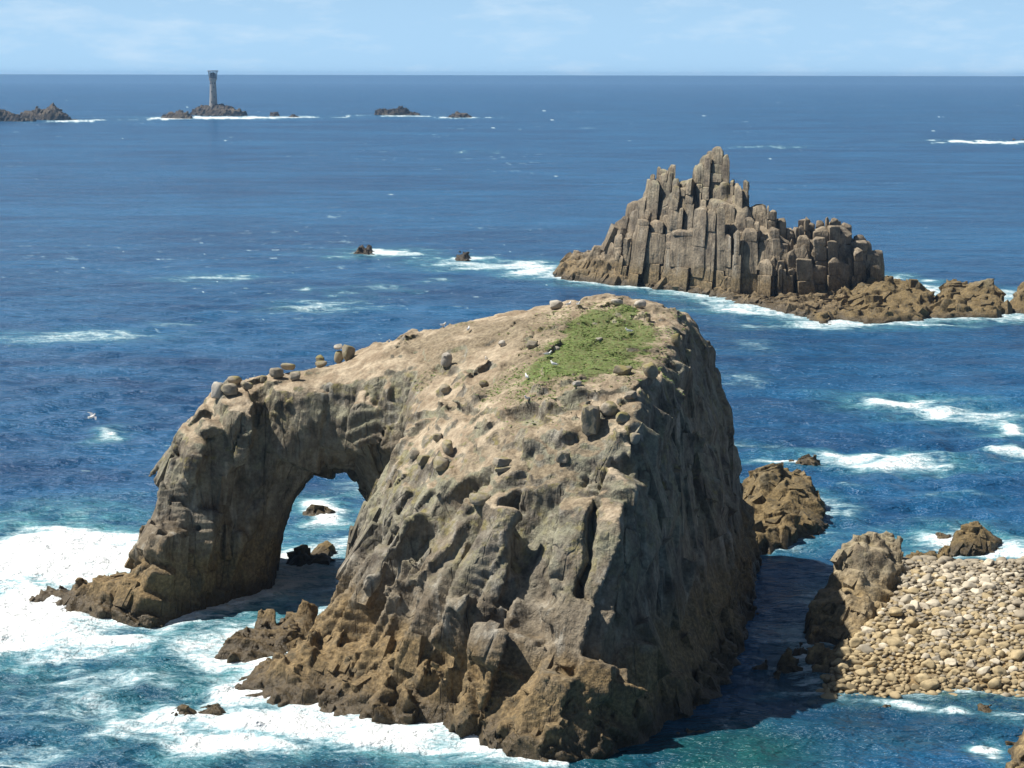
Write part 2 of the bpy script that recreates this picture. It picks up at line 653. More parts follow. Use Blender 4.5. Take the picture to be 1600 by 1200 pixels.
def rock_mat(name, dark=(0.058, 0.048, 0.039), light=(0.265, 0.236, 0.185), low=(0.140, 0.098, 0.046),
             low_z=(4.5, 8.5), wet_z=(0.5, 2.8), lichen=0.62, lichen_z=(8, 14), soil=False, fine=1.0,
             streak=0.75, bump=0.8, crk=0.5):
    N = NT(name)
    z = N.xyz(N.pos)[2]
    nz = N.xyz(N.geo.outputs['Normal'])[2]
    n_big = N.noise(0.11 * fine, 4, 0.6)
    n_mid = N.noise(0.55 * fine, 5, 0.62, off=13)
    n_fine = N.noise(3.4 * fine, 5, 0.65, off=31)
    dip = N.n('ShaderNodeMapping')
    dip.inputs['Rotation'].default_value = (-0.24, 0.32, 0.0)
    dip.inputs['Scale'].default_value = (1, 1, 0.13)
    N.t.links.new(N.pos, dip.inputs['Vector'])
    st = N.noise(0.85 * fine, 5, 0.62, vec=dip.outputs['Vector'], off=7)
    flute = N.noise(2.1 * fine, 4, 0.62, vec=dip.outputs['Vector'], off=27)
    c = N.mix(N.mr(n_mid, 0.30, 0.72), dark, light)
    c = N.mix(N.mr(n_big, 0.40, 0.66, 0, 0.55), c, (0.215, 0.170, 0.112))
    c = N.mix(N.m('MULTIPLY', N.mr(st, 0.52, 0.72), streak), c, (0.37, 0.35, 0.30))
    c = N.mix(N.m('MULTIPLY', N.mr(st, 0.47, 0.32), streak), c, (0.050, 0.043, 0.036))
    if lichen > 0:
        li = N.m('MULTIPLY', N.mr(N.noise(0.8 * fine, 6, 0.7, off=51), 0.50, 0.62), N.mr(z, *lichen_z))
        li = N.m('MULTIPLY', li, N.mr(nz, -0.05, 0.55, 0.15, 1.0))
        c = N.mix(N.m('MULTIPLY', li, lichen), c, (0.225, 0.195, 0.060))
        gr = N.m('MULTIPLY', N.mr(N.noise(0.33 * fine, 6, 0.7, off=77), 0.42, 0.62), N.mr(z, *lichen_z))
        gr = N.m('MULTIPLY', gr, N.mr(nz, -0.1, 0.45, 0.25, 1.0))  # grey lichen favours flatter faces; thinned on steep walls to paint in their shade
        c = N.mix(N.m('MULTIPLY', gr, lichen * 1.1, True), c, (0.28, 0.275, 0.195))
    if soil:
        s = N.attr('soil')
        sc = N.mix(N.mr(N.noise(0.5, 5, 0.6, off=91), 0.36, 0.66), (0.24, 0.185, 0.125), (0.44, 0.365, 0.265))
        sc = N.mix(N.mr(N.noise(2.6, 4, 0.7, off=101), 0.56, 0.72), sc, (0.30, 0.27, 0.20))
        sc = N.mix(N.mr(N.noise(0.075, 5, 0.65, off=97), 0.47, 0.60, 0, 0.75), sc, N.mix(N.mr(n_fine, 0.3, 0.7), (0.135, 0.108, 0.072), (0.23, 0.19, 0.125)))
        sm = N.mr(N.m('ADD', s, N.m('MULTIPLY', N.m('SUBTRACT', N.noise(1.1, 5, 0.7, off=95), 0.5), 1.1)), 0.35, 0.65)
        c = N.mix(sm, c, sc)
        g = N.attr('turf')
        gm = N.mr(N.m('ADD', g, N.m('MULTIPLY', N.m('SUBTRACT', N.noise(0.9, 5, 0.7, off=99), 0.5), 1.2)), 0.4, 0.6)
        c = N.mix(N.m('MULTIPLY', gm, 0.85), c, N.mix(N.mr(n_fine, 0.35, 0.65), (0.12, 0.125, 0.04), (0.075, 0.135, 0.03)))
    zz = N.m('ADD', z, N.m('MULTIPLY', N.m('SUBTRACT', n_big, 0.5), 9.0))
    zz = N.m('ADD', zz, N.m('MULTIPLY', N.m('SUBTRACT', n_mid, 0.5), 4.0))
    lowc = N.mix(N.mr(n_fine, 0.3, 0.7), low, tuple(x * 1.75 for x in low))
    lowc = N.mix(N.mr(N.noise(0.7 * fine, 5, 0.65, off=61), 0.50, 0.66, 0, 0.8), lowc, (0.085, 0.070, 0.042))
    c = N.mix(N.mr(zz, low_z[1], low_z[0], 0, 0.85), c, lowc)
    zw = N.m('ADD', z, N.m('MULTIPLY', N.m('SUBTRACT', n_mid, 0.5), 2.4))
    wet = N.mr(zw, wet_z[1], wet_z[0])
    c = N.mix(N.m('MULTIPLY', wet, 0.85), c, (0.050, 0.038, 0.022))
    c = N.mix(1.0, c, N.mix(N.mr(n_fine, 0.25, 0.75), (0.72, 0.71, 0.70), (1.22, 1.22, 1.20)), 'MULTIPLY')
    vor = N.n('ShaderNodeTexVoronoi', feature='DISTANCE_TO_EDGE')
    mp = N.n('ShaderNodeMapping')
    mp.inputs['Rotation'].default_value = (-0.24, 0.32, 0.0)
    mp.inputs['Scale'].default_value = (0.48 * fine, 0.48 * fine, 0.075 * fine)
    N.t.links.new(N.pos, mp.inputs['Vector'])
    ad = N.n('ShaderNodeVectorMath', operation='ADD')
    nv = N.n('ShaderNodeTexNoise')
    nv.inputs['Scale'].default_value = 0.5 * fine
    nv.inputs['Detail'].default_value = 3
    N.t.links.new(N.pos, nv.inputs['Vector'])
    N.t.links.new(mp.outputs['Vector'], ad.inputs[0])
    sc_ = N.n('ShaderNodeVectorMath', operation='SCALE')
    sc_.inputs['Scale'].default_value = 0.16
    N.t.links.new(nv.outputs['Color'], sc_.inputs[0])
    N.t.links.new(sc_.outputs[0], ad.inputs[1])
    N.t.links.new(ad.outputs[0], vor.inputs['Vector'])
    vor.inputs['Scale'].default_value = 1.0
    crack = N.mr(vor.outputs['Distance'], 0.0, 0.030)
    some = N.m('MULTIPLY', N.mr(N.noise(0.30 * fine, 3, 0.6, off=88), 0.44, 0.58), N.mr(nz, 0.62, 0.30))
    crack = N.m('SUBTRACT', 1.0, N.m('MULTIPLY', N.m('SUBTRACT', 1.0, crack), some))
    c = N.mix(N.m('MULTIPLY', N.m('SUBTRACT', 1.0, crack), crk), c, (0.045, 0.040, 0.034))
    h = N.m('ADD', N.m('MULTIPLY', n_fine, 0.26), N.m('MULTIPLY', crack, 0.34))
    h = N.m('ADD', h, N.m('MULTIPLY', N.noise(1.1 * fine, 5, 0.65, off=17), 0.55))
    h = N.m('ADD', h, N.m('MULTIPLY', N.noise(11 * fine, 2, 0.6, off=19), 0.07))
    steep = N.mr(nz, 0.75, 0.35)
    h = N.m('ADD', h, N.m('MULTIPLY', N.m('MULTIPLY', flute, steep), 0.75))
    nr = N.bump(h, bump, 0.55 / fine)
    rough = N.mr(wet, 0, 1, 0.88, 0.45)
    return N.done(N.bsdf(c, rough, nr, 0.25))


def stone_mat(name, base, bump=0.6, lichen=0.0, scale=3.0, var=0.5, wet=None):
    """boulders: every stone its own tone through its random id"""
    N = NT(name)
    oi = N.n('ShaderNodeObjectInfo')
    rnd = oi.outputs['Random']
    n1 = N.noise(scale, 5, 0.65)
    n2 = N.noise(scale * 0.35, 4, 0.6, off=9)
    c = N.mix(N.mr(n1, 0.3, 0.7), tuple(x * 0.66 for x in base), tuple(min(1, x * 1.25) for x in base))
    c = N.mix(N.m('MULTIPLY', N.mr(rnd, 0.0, 1.0, soft=False), var), c, tuple(x * f for x, f in zip(base, (1.35, 1.38, 1.42))))
    c = N.mix(N.mr(N.m('FRACT', N.m('MULTIPLY', rnd, 7.3)), 0.65, 0.95, 0, 0.55), c, tuple(x * 0.5 for x in base))
    if lichen:
        nz = N.xyz(N.geo.outputs['Normal'])[2]
        li = N.m('MULTIPLY', N.mr(n2, 0.42, 0.60), N.mr(nz, 0.0, 0.6, 0.3, 1))
        c = N.mix(N.m('MULTIPLY', li, lichen), c, (0.215, 0.185, 0.055))
    if wet:
        c = N.mix(N.mr(N.xyz(N.pos)[2], wet, wet * 0.3, 0, 0.75), c, tuple(x * 0.3 for x in base))
    h = N.m('ADD', N.m('MULTIPLY', n1, 0.4), N.m('MULTIPLY', N.noise(scale * 3, 4, 0.65, off=4), 0.2))
    return N.done(N.bsdf(c, 0.85, N.bump(h, bump, 0.25), 0.25))


def plain(name, base, rough=0.6, metal=0.0, var=0.25, scale=1.5, spec=0.4):
    N = NT(name)
    n1 = N.noise(scale, 5, 0.65)
    c = N.mix(N.mr(n1, 0.3, 0.7), tuple(x * (1 - var) for x in base), tuple(min(1, x * (1 + var)) for x in base))
    return N.done(N.bsdf(c, rough, N.bump(n1, 0.15, 0.05), spec, Metallic=metal))


def sea_mat():
    N = NT('sea_water')
    foam = N.attr('foam')
    aer = N.attr('aerated')
    shal = N.attr('shallow')
    clear = N.attr('clear')
    g1 = N.noise(0.009, 5, 0.7, stretch=(0.45, 1, 1))
    g2 = N.noise(0.07, 6, 0.75, stretch=(0.45, 1, 1), off=14)
    gg = N.m('ADD', N.m('MULTIPLY', g1, 0.45), N.m('MULTIPLY', g2, 0.55))
    deep = N.mix(N.mr(gg, 0.36, 0.64), (0.0035, 0.040, 0.115), (0.014, 0.108, 0.240))
    green = N.mix(N.mr(N.noise(0.10, 4, 0.6, off=4), 0.35, 0.65), (0.004, 0.045, 0.075), (0.009, 0.080, 0.085))
    turq = N.mix(N.mr(N.noise(0.35, 5, 0.65, off=5), 0.35, 0.65), (0.012, 0.105, 0.150), (0.10, 0.33, 0.36))
    c = N.mix(shal, deep, green)
    c = N.mix(aer, c, turq)
    # lace of the foam: torn pattern and threads on top of the vertex pattern
    l1 = N.noise(1.1, 6, 0.72, stretch=(0.6, 1.25, 1), off=21, dist=1.0)
    l2 = N.noise(0.27, 5, 0.65, stretch=(0.6, 1.3, 1), off=25, dist=1.4)
    l3 = N.noise(0.62, 3, 0.55, stretch=(0.6, 1.2, 1), off=29, dist=1.6)
    thread = N.m('SUBTRACT', 1.0, N.m('MULTIPLY', N.m('ABSOLUTE', N.m('SUBTRACT', l3, 0.5)), 6.0), True)
    lace = N.m('ADD', N.m('MULTIPLY', N.m('SUBTRACT', l1, 0.5), 1.1), N.m('MULTIPLY', N.m('SUBTRACT', l2, 0.5), 1.0))
    lace = N.m('ADD', lace, N.m('MULTIPLY', thread, 0.22))
    fm = N.mr(N.m('ADD', foam, lace), 0.34, 1.02)
    fm = N.m('MULTIPLY', fm, N.mr(foam, 0.03, 0.22))
    # ripples
    r1 = N.noise(1.9, 4, 0.62, stretch=(0.6, 1, 1), off=3)
    r2 = N.noise(0.50, 4, 0.62, stretch=(0.55, 1, 1), off=5)
    r3 = N.noise(0.10, 4, 0.62, stretch=(0.5, 1, 1), off=8)
    h = N.m('ADD', N.m('MULTIPLY', r1, 0.42), N.m('MULTIPLY', r2, 1.6))
    h = N.m('ADD', h, N.m('MULTIPLY', r3, 3.4))
    nr = N.bump(h, 1.0, 1.0)
    water = N.bsdf(c, 0.24, nr, 0.5, IOR=1.333)
    fh = N.noise(0.9, 3, 0.6, off=2)
    white = N.bsdf(N.mix(N.mr(N.m('ADD', foam, lace), 0.55, 1.25), (0.28, 0.44, 0.49), (0.68, 0.71, 0.72)), 0.75, N.bump(fh, 0.9, 0.9), 0.2)
    tr = N.n('ShaderNodeBsdfTransparent')
    tr.inputs['Color'].default_value = (0.55, 0.80, 0.82, 1)
    m0 = N.n('ShaderNodeMixShader')
    N.put(m0.inputs[0], clear)
    N.t.links.new(water, m0.inputs[1])
    N.t.links.new(tr.outputs[0], m0.inputs[2])
    m1 = N.n('ShaderNodeMixShader')
    N.put(m1.inputs[0], fm)
    N.t.links.new(m0.outputs[0], m1.inputs[1])
    N.t.links.new(white, m1.inputs[2])
    return N.done(m1.outputs[0])


M_SEA = sea_mat()
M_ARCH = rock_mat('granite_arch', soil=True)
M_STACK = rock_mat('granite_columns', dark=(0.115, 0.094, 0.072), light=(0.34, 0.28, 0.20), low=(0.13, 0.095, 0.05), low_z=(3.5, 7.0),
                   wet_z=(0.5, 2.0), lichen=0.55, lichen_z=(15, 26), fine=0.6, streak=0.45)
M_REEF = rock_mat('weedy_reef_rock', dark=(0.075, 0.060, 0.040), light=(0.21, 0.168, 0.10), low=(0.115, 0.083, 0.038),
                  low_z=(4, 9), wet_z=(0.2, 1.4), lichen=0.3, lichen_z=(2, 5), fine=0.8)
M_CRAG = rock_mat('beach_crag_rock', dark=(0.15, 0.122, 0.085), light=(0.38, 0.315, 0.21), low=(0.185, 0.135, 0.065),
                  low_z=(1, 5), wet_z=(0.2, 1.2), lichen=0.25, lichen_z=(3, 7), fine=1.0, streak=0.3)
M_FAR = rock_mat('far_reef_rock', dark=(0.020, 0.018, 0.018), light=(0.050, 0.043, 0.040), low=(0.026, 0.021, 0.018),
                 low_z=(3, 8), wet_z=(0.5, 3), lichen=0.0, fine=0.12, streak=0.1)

# ------------------------------------------------------------------ the sea
def px_poly(pts, z=0.0):
    return [W(x, y, z) for x, y in pts]


# water-lines of the rocks (foam gathers there): outline, reach in metres, strength
ARCH0 = [(2.5, 143), (8.5, 147), (13.5, 155), (17, 164), (20.5, 178), (24.5, 204), (18, 213), (2, 213), (-8, 208), (-12, 196),
         (-15.5, 182), (-21, 173), (-20, 162), (-13, 154.5), (-5, 150)]
LEG0 = [(-43, 187), (-36, 181.5), (-31, 181.5), (-25, 190), (-20, 198), (-20, 209), (-33, 203), (-43, 190)]
STACK0 = px_poly([(862, 432), (940, 443), (1060, 454), (1150, 478), (1260, 500), (1300, 505), (1420, 505), (1450, 497), (1590, 497),
                  (1640, 470), (1580, 455), (1450, 450), (1390, 438), (1200, 415), (950, 415)])
EASTREEF0 = px_poly([(1155, 862), (1215, 855), (1280, 835), (1288, 800), (1260, 775), (1160, 760)])
BEACH0 = [(24, 178), (23.5, 165), (25, 160.3), (34, 160.8), (60, 160.0), (60, 197), (30, 196)]
SEAROCK0 = px_poly([(1458, 845), (1490, 864), (1560, 860), (1570, 850), (1520, 838)])


def ell(px, py, rx, ry, s, a=0.0):
    return (px, py, rx, ry, s, a)


# patches of white water: centre and half-size in photograph pixels on the sea plane, strength
FOAM = [ell(90, 870, 190, 52, 1.15), ell(30, 960, 150, 60, 1.1), ell(130, 1000, 170, 30, 0.75), ell(0, 1000, 60, 40, 0.9),
        ell(330, 1010, 130, 40, 0.72), ell(400, 1065, 90, 55, 0.95), ell(280, 1130, 150, 45, 0.62), ell(450, 1130, 150, 32, 1.0),
        ell(350, 1165, 120, 25, 0.85), ell(600, 1150, 130, 26, 1.05), ell(735, 1150, 45, 28, 1.15), ell(440, 990, 80, 22, 0.6),
        ell(100, 1100, 120, 30, 0.42), ell(60, 1180, 90, 25, 0.42), ell(200, 1060, 150, 26, 0.45),
        ell(505, 800, 60, 25, 1.0), ell(520, 850, 60, 18, 0.62), ell(520, 885, 50, 14, 0.6), ell(560, 760, 60, 10, 0.35),
        ell(580, 395, 62, 7, 0.95), ell(790, 415, 110, 8, 0.95), ell(850, 425, 60, 7, 0.9), ell(735, 404, 45, 5, 0.95), ell(670, 438, 25, 4, 0.5),
        ell(600, 450, 45, 5, 0.55), ell(560, 460, 30, 5, 0.55), ell(500, 452, 22, 4, 0.75), ell(510, 480, 80, 12, 0.52), ell(335, 435, 75, 7, 0.55),
        ell(120, 525, 150, 10, 0.55), ell(300, 505, 60, 6, 0.35), ell(165, 680, 28, 12, 0.8),
        ell(1100, 455, 75, 10, 1.0), ell(1180, 485, 70, 9, 0.95), ell(1130, 475, 60, 14, 0.6), ell(1290, 505, 70, 5, 0.9), ell(1430, 506, 80, 5, 0.8),
        ell(1440, 455, 20, 7, 0.95), ell(1410, 437, 28, 7, 0.95), ell(1570, 493, 50, 6, 0.7), ell(1240, 510, 110, 7, 0.45),
        ell(1420, 630, 80, 12, 1.0), ell(1520, 650, 110, 18, 0.72), ell(1590, 668, 50, 14, 0.95), ell(1370, 722, 130, 12, 0.85), ell(1230, 722, 50, 8, 0.85),
        ell(1330, 712, 60, 6, 0.9), ell(1480, 775, 60, 8, 0.45), ell(1600, 710, 40, 8, 0.7), ell(1300, 760, 40, 5, 0.4), ell(1300, 800, 30, 12, 0.5),
        ell(1580, 862, 50, 12, 0.9), ell(1500, 868, 60, 7, 0.7), ell(1470, 845, 25, 8, 0.6),
        ell(1540, 222, 75, 3.2, 1.15), ell(1210, 230, 40, 2.4, 0.5), ell(740, 237, 25, 2, 0.5), ell(340, 184, 120, 2.6, 1.2), ell(250, 186, 30, 2.2, 1.1), ell(450, 183, 70, 1.8, 1.0),
        ell(110, 189, 45, 2.5, 1.0), ell(620, 181, 60, 1.8, 0.8), ell(725, 184, 38, 1.6, 0.9),
        ell(1290, 1090, 60, 8, 0.75), ell(1400, 1104, 50, 8, 0.8), ell(1480, 1112, 40, 7, 0.75), ell(1560, 1120, 40, 10, 0.7), ell(1575, 1180, 30, 22, 0.85),
        ell(660, 1092, 12, 12, 1.1), ell(960, 560, 10, 3, 0.1), ell(1150, 590, 70, 14, 0.32), ell(1190, 690, 40, 8, 0.4), ell(1180, 540, 60, 10, 0.3)]


def build_sea():
    fine = np.radians(np.arange(-16.5, 16.5001, 0.055))
    coarse = np.radians(np.arange(19.5, 340.6, 3.0))
    ang = np.concatenate([fine, coarse])           # measured from +Y towards +X
    r = [112.0]
    while r[-1] < 5200:
        r.append(r[-1] + max(0.27, 1.15 * r[-1] ** 2 / 101000.0))
    while r[-1] < 150000:
        r.append(r[-1] * 1.12)
    r = np.array([1.0, 30.0, 70.0, 95.0, 105.0] + r)
    R, A = np.meshgrid(r, ang, indexing='ij')
    X, Y = (R * np.sin(A)).ravel(), (R * np.cos(A)).ravel()
    Rf = R.ravel()
    nr, na = R.shape
    # swell and wind sea: many directional waves, each dropped where the sheet is too coarse for it
    rg = np.random.default_rng(3)
    Z = np.zeros_like(X)
    dr = np.maximum(0.27, 1.15 * Rf ** 2 / 101000.0)
    dr = np.maximum(dr, Rf * math.radians(0.055))
    for k in range(46):
        lam = 0.9 * (15 / 0.9) ** (k / 45.0)
        th = math.radians(250) + rg.normal(0, 0.75)
        amp = 0.0150 * lam ** 0.70 * rg.uniform(0.6, 1.3)
        ph = rg.uniform(0, 6.28)
        kx, ky = math.cos(th) * 2 * math.pi / lam, math.sin(th) * 2 * math.pi / lam
        fade = np.clip((lam / (2.6 * dr) - 1), 0, 1)
        Z += amp * fade * np.sin(kx * X + ky * Y + ph)
    gust = np.clip(0.8 + 0.5 * fbm(np.c_[X, Y, X * 0] / 60, 3, 5), 0.35, 1.4)
    Z *= gust
    P = np.c_[X, Y, np.zeros_like(X)].astype(np.float32)
    near = Rf < 4000
    foam = np.zeros_like(X)
    # foam patches
    N = P[near]
    wx = fbm(N / 9, 3, 21) * 3.0
    wy = fbm(N / 9, 3, 22) * 3.0
    big = np.clip(Rf[near] / 200, 0.6, 10)
    fx, fy = N[:, 0] + wx * big, N[:, 1] + wy * big
    f = np.zeros(len(N))
    cov = np.zeros(len(N))
    for px, py, rx, ry, s, a in FOAM:
        if py > 740 and px < 800:
            s, ry = s * 1.16, ry * 1.08
        c = np.array(W(px, py))
        ux = np.array(W(px + rx, py)) - c
        uy = np.array(W(px, py - ry)) - np.array(W(px, py + ry))
        a1, a2 = np.hypot(*ux), np.hypot(*uy) / 2
        d = np.hypot((fx - c[0]) / a1, (fy - c[1]) / a2)
        g = s * np.exp(-(d / 0.86) ** 3)
        f = np.maximum(f, g)
        cov = np.maximum(cov, s * np.exp(-(d / 1.5) ** 2))
    # broken foam along the rocks
    for poly, reach, s in ((ARCH0, 3.6, 0.80), (LEG0, 4.0, 0.85), (STACK0, 4.5, 0.68), (EASTREEF0, 2.0, 0.5), (BEACH0, 1.6, 0.5), (SEAROCK0, 3.0, 0.8)):
        d = np.maximum(sd_poly(fx * 0.35 + N[:, 0] * 0.65, fy * 0.35 + N[:, 1] * 0.65, poly), 0)
        east = 1.0
        if poly is ARCH0:
            east = np.where(N[:, 0] > 4, 0.12, 1.0)
        f = np.maximum(f, east * s * np.exp(-(d / reach) ** 2))
        cov = np.maximum(cov, east * s * np.exp(-(d / (reach * 3)) ** 2))
    # torn pattern
    tex = fbm(np.c_[fx, fy * 1.5, fx * 0] / 3.2, 5, 31, 0.6)
    rid = 1 - np.abs(fbm(np.c_[fx, fy * 1.3, fx * 0] / 5.5, 4, 33, 0.55)) * 2.2
    f = f + (0.30 * tex + 0.16 * rid - 0.05) * np.clip(cov * 2.2, 0, 1) * (1 - 0.45 * np.clip(f, 0, 1))
    # whitecaps and foam streaks of the open sea
    patch = fbm(N / 120, 3, 44)
    wa = fbm(np.c_[N[:, 0] / 3.4, N[:, 1] / 2.0, N[:, 0] * 0], 3, 41, 0.6)
    wb = fbm(np.c_[N[:, 0] / 13.0, N[:, 1] / 9.0, N[:, 0] * 0], 3, 42, 0.6)
    cap = smooth(0.90, 1.08, wa + 0.16 * patch) * 0.75 * smooth(900, 500, Rf[near])
    cap = np.maximum(cap, smooth(0.88, 1.05, wb + 0.16 * patch) * 0.8 * smooth(400, 900, Rf[near]))
    stw = fbm(np.c_[N[:, 0] / 42, N[:, 1] / 9, N[:, 0] * 0], 4, 46, 0.55)
    streak = np.exp(-(stw / 0.035) ** 2) * smooth(-0.05, 0.45, patch) * 0.42
    far_ok = smooth(140, 300, Rf[near])
    f = np.maximum(f, np.maximum(cap, streak) * far_ok)
    foam[near] = np.clip(f, 0, 1.2)
    # aerated pale water around the foam, green shallows near the shore
    aer = np.zeros_like(X)
    a0 = np.clip(cov * 1.25 - 0.22, 0, 1) * (0.85 + 0.5 * tex)
    aer[near] = np.clip(a0, 0, 1) * np.where(Rf[near] > 1500, 0.2, 1.0)
    shal = np.zeros_like(X)
    s_ = np.zeros(len(N))
    for px, py, rx, ry, s in ((900, 1200, 420, 70, 0.95), (1100, 1180, 260, 80, 0.95), (250, 1090, 330, 110, 0.65), (430, 975, 160, 30, 0.9),
                              (60, 1060, 260, 50, 0.7), (1400, 1140, 300, 50, 0.55), (560, 1190, 300, 40, 0.8), (1230, 880, 90, 40, 0.35)):
        c = np.array(W(px, py))
        a1 = np.hypot(*(np.array(W(px + rx, py)) - c))
        a2 = np.hypot(*(np.array(W(px, py - ry)) - np.array(W(px, py + ry)))) / 2
        s_ = np.maximum(s_, s * np.exp(-(np.hypot((fx - c[0]) / a1, (fy - c[1]) / a2)) ** 2))
    shal[near] = np.clip(s_ * (0.9 + 0.35 * fbm(N / 14, 3, 52)), 0, 1)
    clear = np.zeros_like(X)
    db = sd_poly(fx, fy, BEACH0)
    clear[near] = np.where(N[:, 0] > 15, 0.62 * np.exp(-np.clip(db, 0, 99) / 5.0), 0) * (N[:, 1] < 175)
    # foam heaps up a little where waves break
    Z[near] += np.clip(f - 0.55, 0, 1) * 0.55 * (0.6 + 0.6 * tex) * (Rf[near] < 600)
    V = np.c_[X, Y, Z]
    i, j = np.meshgrid(np.arange(nr - 1), np.arange(na), indexing='ij')
    j2 = (j + 1) % na
    Q = np.stack([i * na + j, i * na + j2, (i + 1) * na + j2, (i + 1) * na + j], -1).reshape(-1, 4)
    me = mesh_np('sea', V, Q[:, ::-1])
    for nm, v in (('foam', foam), ('aerated', aer), ('shallow', shal), ('clear', clear)):
        attr(me, nm, v)
    o = link('sea', me, M_SEA)
    tag(o, 'wind-ruffled deep blue sea with white foam round the rocks', None, kind='structure')
    return o


build_sea()

# ------------------------------------------------------------------ the arch rock
H_TOP = thin_plate([(9, 159, 21.6), (9.5, 168, 24.2), (3, 167, 23.6), (12, 200, 26.9), (3, 200, 26.0), (-6, 198, 24.6), (-12, 197, 23.0),
                    (-15.4, 196, 21.3), (-20, 196, 20.2), (-27, 195, 19.0), (-9, 185, 20.6), (-8, 173, 17.3), (0, 160, 18.3), (5, 156, 17.0), (14, 207, 25.5),
                    (0, 209, 23.5), (-14, 206, 20.0), (-26, 203, 17.0), (16, 200, 25.5), (13, 175, 24.6), (-3, 176, 21.5), (4, 182, 25.0),
                    (-13, 178, 14.5), (-9, 163, 11.0), (-31, 190, 15.5)])
MAIN_LV = [
    (-4, [(2.5, 140), (10, 144), (15, 153), (19, 163), (22.5, 178), (26, 205), (19, 215), (2, 215), (-8, 210), (-12.5, 197), (-17, 182), (-19, 173), (-20, 162), (-13.5, 153), (-5, 148.5)]),
    (0, [(2.5, 143), (8.8, 147), (13, 155), (16.4, 164), (20.2, 178), (24.5, 204), (18, 213), (2, 213), (-8, 208), (-11, 196), (-14.6, 183), (-16, 174), (-18, 163.5), (-12, 155.5), (-5, 151)]),
    (7, [(3, 150), (8.6, 150.5), (11, 156), (14, 164), (18, 178), (23, 204.5), (17, 212), (2, 212), (-8, 207), (-10, 196), (-12.2, 184), (-12.8, 176), (-13, 167), (-9, 159.5), (-3.5, 155)]),
    (16, [(3.5, 156.5), (9.0, 154.5), (10.6, 158), (12.5, 164), (16, 178), (21.3, 204.5), (16, 210), (2, 210), (-8, 206), (-9, 196), (-10.2, 186), (-10, 179), (-8.8, 172), (-6, 165), (-2, 160.5)]),
    (22, [(4.5, 162), (9.3, 158.5), (10.5, 161), (11.8, 166), (14.6, 178), (19.0, 204), (14, 208), (2, 208), (-8, 205), (-9, 197), (-9, 190), (-8, 184), (-6.5, 178), (-4, 172), (-0.5, 166.5)]),
    (28, [(5, 164), (9.3, 162), (10.3, 164), (11.3, 168), (13.6, 178), (16.4, 203), (12, 206), (2, 206), (-8, 204), (-9, 199), (-9, 193), (-8, 187), (-6, 181), (-3, 174), (0.5, 168)]),
]
WALL_LV = [
    (-4, [(-37, 180.5), (-31, 180), (-25, 189), (-20, 197), (-10, 195), (-8, 208), (-20, 211), (-34, 204)]),
    (0, [(-35.8, 182), (-31, 181.5), (-25, 190), (-20, 197), (-10, 195), (-8, 208), (-20, 210), (-33, 203)]),
    (4, [(-35.0, 184), (-30.5, 183), (-24.8, 190), (-19.6, 196), (-9, 193), (-8, 208), (-20, 209), (-32.5, 203)]),
    (9, [(-32.6, 187.5), (-30.0, 185.2), (-24.4, 191), (-18.6, 194), (-9, 190), (-8, 208), (-20, 208), (-31, 203)]),
    (14, [(-31.0, 189.5), (-29.0, 187.0), (-23.5, 190.5), (-18, 191.5), (-9, 188), (-8, 207), (-19, 207), (-30, 203)]),
    (17, [(-29.2, 191.5), (-27.8, 188.9), (-22.5, 190.5), (-17, 190.5), (-9, 187), (-8, 206), (-19, 206), (-28.5, 203)]),
    (22, [(-27.6, 193.5), (-25.5, 191.5), (-21.5, 191.5), (-16, 191.5), (-8, 188), (-8, 204), (-18, 204), (-26, 201.5)]),
]


def arch_sdf(X, Y, zs):
    main = loft(X, Y, zs, MAIN_LV)
    wall = loft(X, Y, zs, WALL_LV)
    Z = np.asarray(zs)[None, None, :]
    Xc = (-17.4 * Y / 197.0)[:, :, None]
    s = (1 + np.maximum(0, 196 - Y) * 0.035)[:, :, None]
    a, b = 5.2 * s, 11.6 * s
    Xc = Xc + 0.06 * np.clip(Z, 0, 12)
    q = (np.abs((X[:, :, None] - Xc) / a) ** 1.9 + (np.maximum(Z, 0) / b) ** 1.9 + 1e-6) ** (1 / 1.9)
    tun = (q - 1) * np.minimum(a, b) * 1.05
    wall = np.maximum(wall, -tun)
    d = smin(main, wall, 1.6)
    top = (Z - H_TOP(X, Y)[:, :, None]) * 0.78
    d = -smin(-d, -top, 1.2)
    return np.maximum(d, -4.5 - Z)


